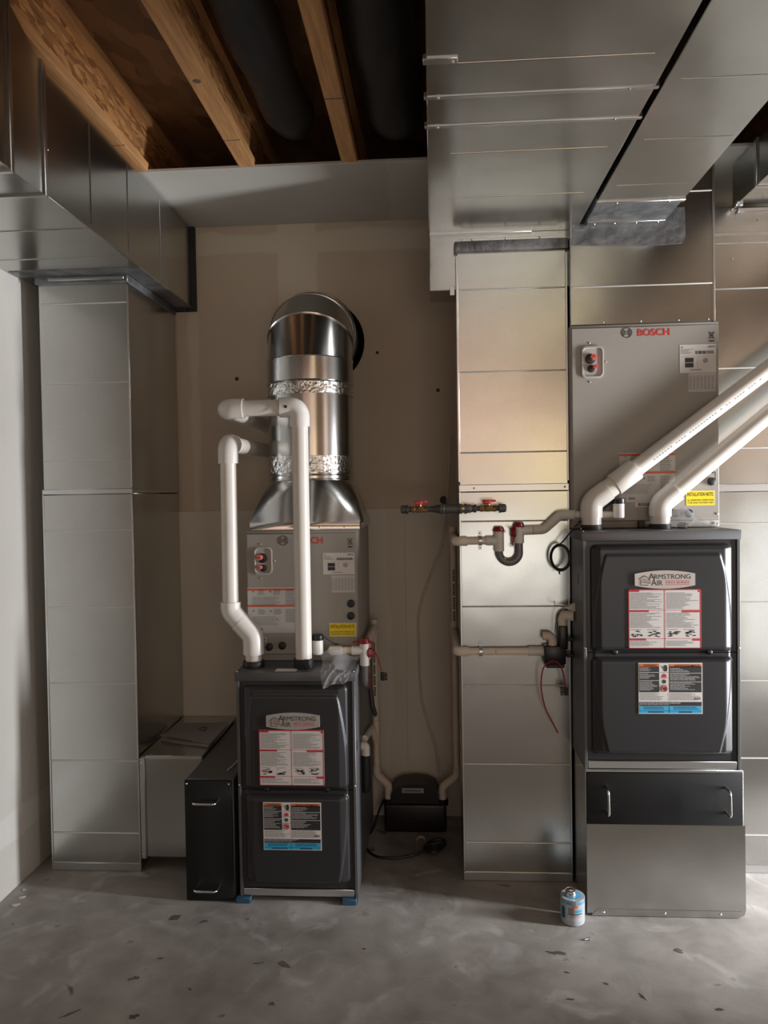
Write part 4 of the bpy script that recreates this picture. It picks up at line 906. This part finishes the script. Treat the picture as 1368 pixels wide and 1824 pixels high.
for k in range(5): tube(bm, spline([(-.055+.004*k, 3.18+.006*k, .012+.004*k), (-.01, 3.16, .014+.006*k), (.035, 3.20+.005*k, .03), (.02, 3.24, .034), (-.03, 3.225, .03), (-.055+.004*k, 3.19, .016+.004*k)], 6), .007, 7)
obj('bundle', bm, CORD, t)
bm = B(); pts = [(-.085, .004), (-.088, .05), (-.078, .062), (-.062, .064), (-.05, .056), (-.048, .03)]
for (xa, za), (xb_, zb) in zip(pts, pts[1:]):
    bm.faces.new([bm.verts.new(q) for q in ((xa, 3.185, za), (xb_, 3.185, zb), (xb_, 3.21, zb), (xa, 3.21, za))])
obj('tag', bm, LABELW, t)

# brushes for the traps, tied on red stems
def brush(label, stem, bp, bax, bl):
    t = thing('cleaning_brush', stem[-1], label, 'brush', 'trap brushes')
    obj('stem', tube(B(), spline(stem, 8), .0028, 7), REDWIRE, t); bm = B(); p = Vector(bp); d = Vector(bax).normalized()
    box(bm, p.x-.010, p.x+.004, p.y-.008, p.y+.008, p.z-.016, p.z+.016, .002)
    for k in range(7): tube(bm, [(p.x+bl[0], p.y, p.z-.014+.0045*k), (p.x+bl[1], p.y-.004, p.z-.014+.0045*k+random.uniform(-.002, .002))], .0017, 5)
    obj('bristles', bm, BLACKPL, t); return t
t = brush('red-stemmed brush looped under the black condensate trap', [(.470, 2.90, .611), (.448, 2.90, .655), (.422, 2.90, .71), (.408, 2.90, .787), (.411, 2.895, .842), (.421, 2.89, .872), (.448, 2.888, .891), (.474, 2.89, .882), (.491, 2.895, .842), (.500, 2.90, .787)], (.507, 2.905, .772), (1, 0, 0), (-.010, -.026))
t = brush('red-stemmed brush hanging beside the left drain cap', [(-.245, 2.925, .938), (-.228, 2.92, .915), (-.214, 2.918, .880), (-.206, 2.916, .845)], (-.200, 2.916, .826), (1, 0, 0), (.004, .016))
t = thing('sleeve_brush', (-.25, 2.95, .67), 'long black sleeve on a red stem, hanging below left drain trap', 'brush')
obj('stem', tube(B(), spline([(-.258, 2.945, .83), (-.256, 2.945, .79), (-.250, 2.945, .755)]), .003, 6), REDWIRE, t)
obj('sleeve', tube(B(), [(-.252, 2.945, .77), (-.251, 2.945, .755), (-.246, 2.945, .70), (-.236, 2.945, .668), (-.234, 2.945, .660)], [.006, .0095, .0100, .0095, .004], 12), RUBBER, t)

# ------------------------------------------------------------------ gas manifold
t = thing('gas_manifold', (.08, 2.90, 1.476), 'black iron gas manifold with two red-handled brass valves', 'valve manifold'); Y = 2.90; z = 1.477
def seg(name, x0, x1, prof, m, n=16):
    bm = B(); lathe(bm, (x0, Y, z), (1, 0, 0), [(f*(x1-x0), r_) for f, r_ in prof], n); return obj(name, bm, m, t)
seg('end_cap', -.121, -.091, ((0, .010), (.12, .0155), (.8, .0165), (.82, .018), (1, .018)), IRON)
seg('nipple', -.092, -.077, ((0, .010), (1, .010)), IRON)
seg('nipple', -.020, -.003, ((0, .010), (1, .010)), IRON)
seg('reducer', -.006, .039, ((0, .0115), (.1, .0125), (.3, .0125), (.45, .0155), (.8, .0175), (.82, .0195), (1, .0195)), IRON)
seg('tee', .038, .114, ((0, .0195), (.1, .0195), (.12, .0175), (.86, .0175), (.88, .0195), (1, .0195)), IRON, 20)
bm = B(); lathe(bm, (.060, Y, z), (0, 1, 0), [(0, .016), (.03, .0175), (.032, .0195), (.042, .0195), (.043, .0135), (.668, .0135)], 18); obj('branch_pipe', bm, IRON, t)
seg('brass_bushing', .113, .125, ((0, .0165), (1, .0165)), BRASS)
seg('reducer', .124, .169, ((0, .0195), (.2, .0195), (.22, .0165), (.5, .0165), (.6, .0135), (.8, .0135), (.82, .0155), (1, .0155)), IRON)
seg('nipple', .168, .185, ((0, .010), (1, .010)), IRON); seg('nipple', .243, .258, ((0, .010), (1, .010)), IRON)
seg('end_cap', .256, .284, ((0, .018), (.2, .018), (.22, .0165), (.85, .0155), (1, .010)), IRON)
for x0 in (-.079, .183):
    v = seg('ball_valve', x0, x0+.062, ((0, .0125), (.2, .0125), (.22, .011), (.35, .0125), (.6, .0125), (.75, .011), (.78, .0125), (1, .0125)), BRASS, 8)
    hx = x0+.034
    bm = B(); tube(bm, [(hx, Y, z+.010), (hx, Y, z+.022)], .0045, 10); obj('stem', bm, BRASS, v)
    bm = box(B(), hx-.024, hx+.028, Y-.008, Y+.008, z+.024, z+.033, .003); box(bm, hx-.022, hx+.008, Y-.010, Y+.010, z+.017, z+.031, .004); obj('lever', bm, REDLEV, v)

# ------------------------------------------------------------------ cords and tubes
t = thing('cable_coil', (.485, 2.90, 1.235), 'coiled black cable hanging at the corner of the right furnace', 'cable'); bm = B()
pts = []
for k in range(5*24+1):
    a = k/24*6.28319; j = k/24; pts.append(V(.484+(.031+.002*math.sin(j*2.1))*math.cos(a)+.002*math.sin(j*1.7), 2.895+.005*math.sin(j*1.3)-.028*math.cos(a), 1.286+(.048+.003*math.sin(j*2.7))*math.sin(a)))
obj('loops', tube(bm, pts, .0036, 7), CORD, t)
obj('lead', tube(B(), spline([(.470, 2.90, 1.325), (.495, 2.89, 1.348), (.515, 2.88, 1.375), (.533, 2.875, 1.394), (.553, 2.84, 1.398)]), .003, 7), CORD, t)
obj('loose_end', tube(B(), spline([(.478, 2.90, 1.24), (.480, 2.895, 1.23), (.482, 2.895, 1.222)]), .003, 6), CORD, t)
obj('vinyl', tube(B(), spline([(.088, 3.552, 1.80), (.075, 3.552, 1.55), (.050, 3.545, 1.32), (-.016, 3.54, 1.139), (-.066, 3.54, .98), (-.070, 3.54, .82), (-.068, 3.54, .688), (-.059, 3.54, .555), (-.030, 3.535, .44), (.000, 3.53, .342), (.020, 3.52, .21)], 8), .0062, 10), VINYL,
    base=(.02, 3.53, .2), label='clear vinyl tube hanging on the wall above the pump', cat='tube').name = 'vinyl_tube'
t = thing('wire_connector', (.535, 2.90, 1.08), 'cream wire tab with loose wires on the right furnace side', 'wire')
obj('tab', prism(B(), [(.498, 1.094), (.538, 1.114), (.5385, 1.080)], 2.885, 2.889), WHITEW, t, smooth=False)
obj('wire', tube(B(), spline([(.535, 2.888, 1.112), (.515, 2.886, 1.106), (.498, 2.886, 1.095), (.488, 2.886, 1.082), (.478, 2.886, 1.077)]), .0014, 5), WHITEW, t)
obj('wire', tube(B(), spline([(.500, 2.888, 1.095), (.480, 2.89, 1.100), (.462, 2.89, 1.105), (.459, 2.89, 1.122)]), .0012, 5), CORD, t)
obj('wire', tube(B(), spline([(.498, 2.888, 1.094), (.482, 2.90, 1.078), (.472, 2.91, 1.06), (.469, 2.92, 1.03), (.466, 2.93, .99)]), .0014, 5), CORD, t)

# ------------------------------------------------------------------ cement can
t = thing('cement_can', (.482, 2.693, 0), 'small blue and white can of pipe cement on the floor', 'can'); c = (.482, 2.693)
obj('body', lathe(B(), (*c, .001), (0, 0, 1), [(0, .038), (.003, .0415), (.010, .0425), (.088, .0425), (.091, .0435), (.093, .0425)], 32), CANLAB, t)
obj('top_rim', lathe(B(), (*c, .0905), (0, 0, 1), [(0, .0432), (.003, .0432), (.0035, .040), (.001, .039)], 32), PDBLUE, t)
obj('blue_lid', lathe(B(), (*c, .090), (0, 0, 1), [(0, .0385), (.0025, .037), (.006, .024), (.007, 0)], 32), CANBLUE, t)
cp = obj('screw_cap', lathe(B(), (c[0]-.006, c[1], .094), (-.1, -.05, 1), [(0, .0165), (.004, .0175), (.006, .016), (.009, .0178), (.011, .016), (.014, .0178), (.019, .0178), (.020, .014), (.0185, .012), (.0185, 0)], 24), CHROME, t)
def on_can(name, a0, a1, z0, z1, m):
    bm = B(); n = 8; lo = []; hi = []
    for k in range(n+1):
        a = math.radians(-90+a0+(a1-a0)*k/n); p = (c[0]+.0429*math.cos(a), c[1]+.0429*math.sin(a)); lo.append(bm.verts.new((*p, z0))); hi.append(bm.verts.new((*p, z1)))
    for k in range(n): bm.faces.new((lo[k], lo[k+1], hi[k+1], hi[k]))
    obj(name, bm, m, t)
on_can('blue_band', -75, 75, .078, .087, CANBLUE); on_can('red_mark', -12, 14, .068, .077, PRORANGE); on_can('grey_panel', -30, -2, .050, .067, PGREY); on_can('blue_panel', 4, 38, .052, .060, PBLUE)
on_can('blue_panel', -70, -48, .025, .065, PDBLUE); on_can('black_line', -32, 36, .0445, .0475, PBLACK); on_can('black_line', -22, 20, .040, .042, PGREY); on_can('small_print', -38, 40, .020, .032, PLGREY)

# ------------------------------------------------------------------ papers, bags, wire
def sheet(name, label, corners, m, z, bumpy, cat, seedn):
    rnd = random.Random(seedn); bm = B(); n = 10; a, b, c_, d = [Vector((*p, 0)) for p in corners]; rows = []
    for j in range(n+1):
        row = []
        for i in range(n+1):
            u, v = i/n, j/n; p = a.lerp(b, u).lerp(d.lerp(c_, u), v); p.z = z+bumpy*(abs(math.sin(u*2.4+seedn))*(1-v)**2+.25*u*u); row.append(bm.verts.new(p))
        rows.append(row)
    for r0, r1 in zip(rows, rows[1:]):
        for i in range(n): bm.faces.new((r0[i], r0[i+1], r1[i+1], r1[i]))
    bmesh.ops.solidify(bm, geom=bm.faces[:], thickness=.0008)
    return obj(name, bm, m, base=(*((a+c_)/2).xy, z), label=label, cat=cat, group='papers on the return duct')
sheet('paper_sheet', 'top sheet of paper lying on the low galvanized duct', [(-1.205, 3.20), (-.955, 3.118), (-.953, 3.43), (-1.185, 3.42)], PAPER, .484, .012, 'paper', 1)
sheet('paper_sheet', 'lower sheet of paper peeking out under the top sheet', [(-1.19, 3.172), (-.958, 3.09), (-.956, 3.38), (-1.17, 3.38)], PAPER, .4795, .004, 'paper', 2)
bm = B(); tube(bm, [(-1.045+.016*math.cos(k/14*6.283), 3.31+.022*math.sin(k/14*6.283), .4905+.0015) for k in range(15)], .0014, 5, False)
obj('paper_clip', bm, PBLACK, base=(-1.045, 3.31, .49), label='small dark oval clip lying on the papers', cat='clip')
obj('loose_wire', tube(B(), spline([(-.772, 3.13, .468), (-.782, 3.06, .472), (-.790, 3.00, .478), (-.800, 2.93, .470), (-.812, 2.87, .469)], 8), .0028, 7), WHITEW, base=(-.79, 3.0, .467), label='cream wire lying on top of the black filter cabinet', cat='wire')

def bag(label, fn, seedn, nu=22, nv=18, amp=.007):
    rnd = random.Random(seedn); bm = B(); rows = []
    ph = [rnd.uniform(0, 6.28) for _ in range(12)]
    for j in range(nv+1):
        row = []
        for i in range(nu+1):
            u, v = i/nu, j/nv; p = fn(u, v)
            q = sum(math.sin((3+k*1.9)*u*3+(2+k*2.3)*v*3+ph[k])/(1+k*.6) for k in range(6))
            p = p+V(.3*amp*math.sin(9*v+ph[7]), -abs(amp*q*.6)-amp*.5*rnd.random(), .5*amp*math.sin(7*u+ph[8])+amp*.25*rnd.random()); row.append(bm.verts.new(p))
        rows.append(row)
    for r0, r1 in zip(rows, rows[1:]):
        for i in range(nu): bm.faces.new((r0[i], r0[i+1], r1[i+1], r1[i]))
    return obj('plastic_bag', bm, BAG, smooth=True, ang=30, base=fn(.5, 1.0), label=label, cat='bag', group='clear plastic bags')
def bagL(u, v):
    x = (-.440+.165*u)*(1-v)+(-.408+.075*u)*v+.012*math.sin(5*v)*(.5-u)
    if v < .5: return V(x, 2.89-.25*v, .925-.075*v+.012*math.sin(u*6))
    return V(x, 2.765, .8875-.135*(v-.5)*(1-.35*u))
bag('crumpled clear bag draped over the top edge of the left furnace', bagL, 4)
def bagR(u, v):
    x = .875+.155*u+.03*v*u; return V(x, 2.905-.085*v, 1.402+(.055*math.sin(min(1, u*1.3)*math.pi)+.028*(1-u))*(1-S(v)))
bag('crumpled clear bag lying on top of the right furnace', bagR, 9, amp=.006)
bm = B(); box(bm, .78, .805, 2.905, 2.919, 1.393, 1.421, .003); obj('black_plug', bm, BLACKPL, base=(.79, 2.91, 1.393), label='small black block on the right furnace between the vent pipes', cat='plug')
bm = B(); lathe(bm, (.935, 2.88, 1.394), (0, 0, 1), [(0, .018), (.012, .020), (.02, .012)], 12); obj('black_fitting', bm, BLACKPL, base=(.935, 2.88, 1.394), label='black plastic fitting inside the bag on the right furnace', cat='fitting')

# ------------------------------------------------------------------ floor debris
def flake(x, y, sx, sy, ang, m, label, name, group=None, n=9, h=.0012, seedn=0):
    rnd = random.Random(seedn+int(x*1000)); bm = B(); n = 15; a = math.radians(ang); lo = []; hi = []
    for k in range(n):
        t_ = k/n*6.283; r_ = .30+.75*rnd.random(); u, v = sx*r_*math.cos(t_), sy*r_*math.sin(t_); p = (x+u*math.cos(a)-v*math.sin(a), y+u*math.sin(a)+v*math.cos(a))
        lo.append(bm.verts.new((*p, .0004))); hi.append(bm.verts.new((*p, h*(.6+.8*rnd.random()))))
    bm.faces.new(hi)
    for k in range(n): bm.faces.new((lo[k], lo[(k+1) % n], hi[(k+1) % n], hi[k]))
    return obj(name, bm, m, smooth=False, base=(x, y, 0), label=label, cat='debris', group=group)
bm = prism(B(), [(-.018, -.016), (.014, -.012), (.018, .016), (-.012, .014)], 0, .002)
for v in bm.verts: v.co = V(-.957+v.co.x, 2.659+v.co.z, .0004+v.co.y)
obj('debris_chip', bm, DEBRIS, smooth=False, base=(-.957, 2.659, 0), label='square dark chip on the floor before the filter cabinet', cat='debris')
FL = [(-.845, 2.640, .022, .010, 35, DEBRIS, 'dark smear of debris on the floor, right of the square chip'),
      (-.500, 2.400, .038, .012, -38, BROWND, 'long brown flake of dirt on the floor below the left furnace'),
      (-.973, 2.316, .024, .012, 25, BROWND, 'brown flake on the floor at the lower left, left of centre'),
      (-.925, 2.421, .012, .005, 10, DEBRIS, 'thin dark crumb on the floor between chip and brown flake'),
      (-.590, 2.408, .020, .004, 12, DEBRIS, 'thin dark scrape left of the long brown flake'),
      (-.905, 2.140, .018, .014, 30, DEBRIS, 'dark spot at the bottom edge of the floor'),
      (-1.10, 2.145, .045, .006, 40, BROWND, 'thin reddish dirt streak at the lower left corner'),
      (-.505, 2.212, .012, .010, 0, BROWND, 'round brown spot at the bottom, below the left furnace'),
      (.392, 2.500, .040, .010, -5, DEBRIS, 'wide dark flake on the floor in front of the can'),
      (.797, 2.530, .020, .014, -40, BROWND, 'brown flake on the floor before the galvanized base'),
      (.520, 2.348, .010, .006, -30, BROWND, 'tiny brown flake right of centre near the bottom'),
      (.397, 2.270, .014, .005, 0, DEBRIS, 'flat dark flake at the bottom right of centre'),
      (.618, 2.290, .018, .006, -65, DEBRIS, 'narrow upright dark flake at the bottom right'),
      (.826, 2.243, .016, .006, 5, DEBRIS, 'small dark flake at the bottom right corner'),
      (-.250, 2.498, .008, .005, 0, DEBRIS, 'black crumb on the floor right of the left furnace'),
      (-.690, 2.662, .007, .004, 0, DEBRIS, 'black crumb on the floor before the left blue pad'),
      (.41, 2.398, .014, .003, -20, DEBRIS, 'thin dark sliver below the wide flake'),
      (-.775, 2.27, .012, .003, -50, BROWND, 'curved brown sliver on the bare floor at bottom centre left')]
for i, (x, y, sx, sy, an, m, lab) in enumerate(FL): flake(x, y, sx, sy, an, m, lab, 'debris_flake', 'flakes on the floor', seedn=i)
for i, (x, y, s, lab) in enumerate(((-1.594, 2.722, .020, 'largest plaster drip at the foot of the left wall'), (-1.605, 2.775, .016, 'middle plaster drip at the foot of the left wall'), (-1.625, 2.83, .010, 'smallest plaster drip near the left wall'))):
    flake(x, y, s, s*.6, 20, PLASTERD, lab, 'plaster_drip', 'plaster drips', h=.003, seedn=40+i)
bm = B(); tube(bm, [(.500, 2.575, .004), (.516, 2.579, .004)], .0035, 8); lathe(bm, (.516, 2.579, .004), (1, .2, 0), [(0, .006), (.003, .006)], 6)
obj('loose_screw', bm, SCREW, base=(.508, 2.577, 0), label='small loose screw on the floor in front of the can', cat='screw')
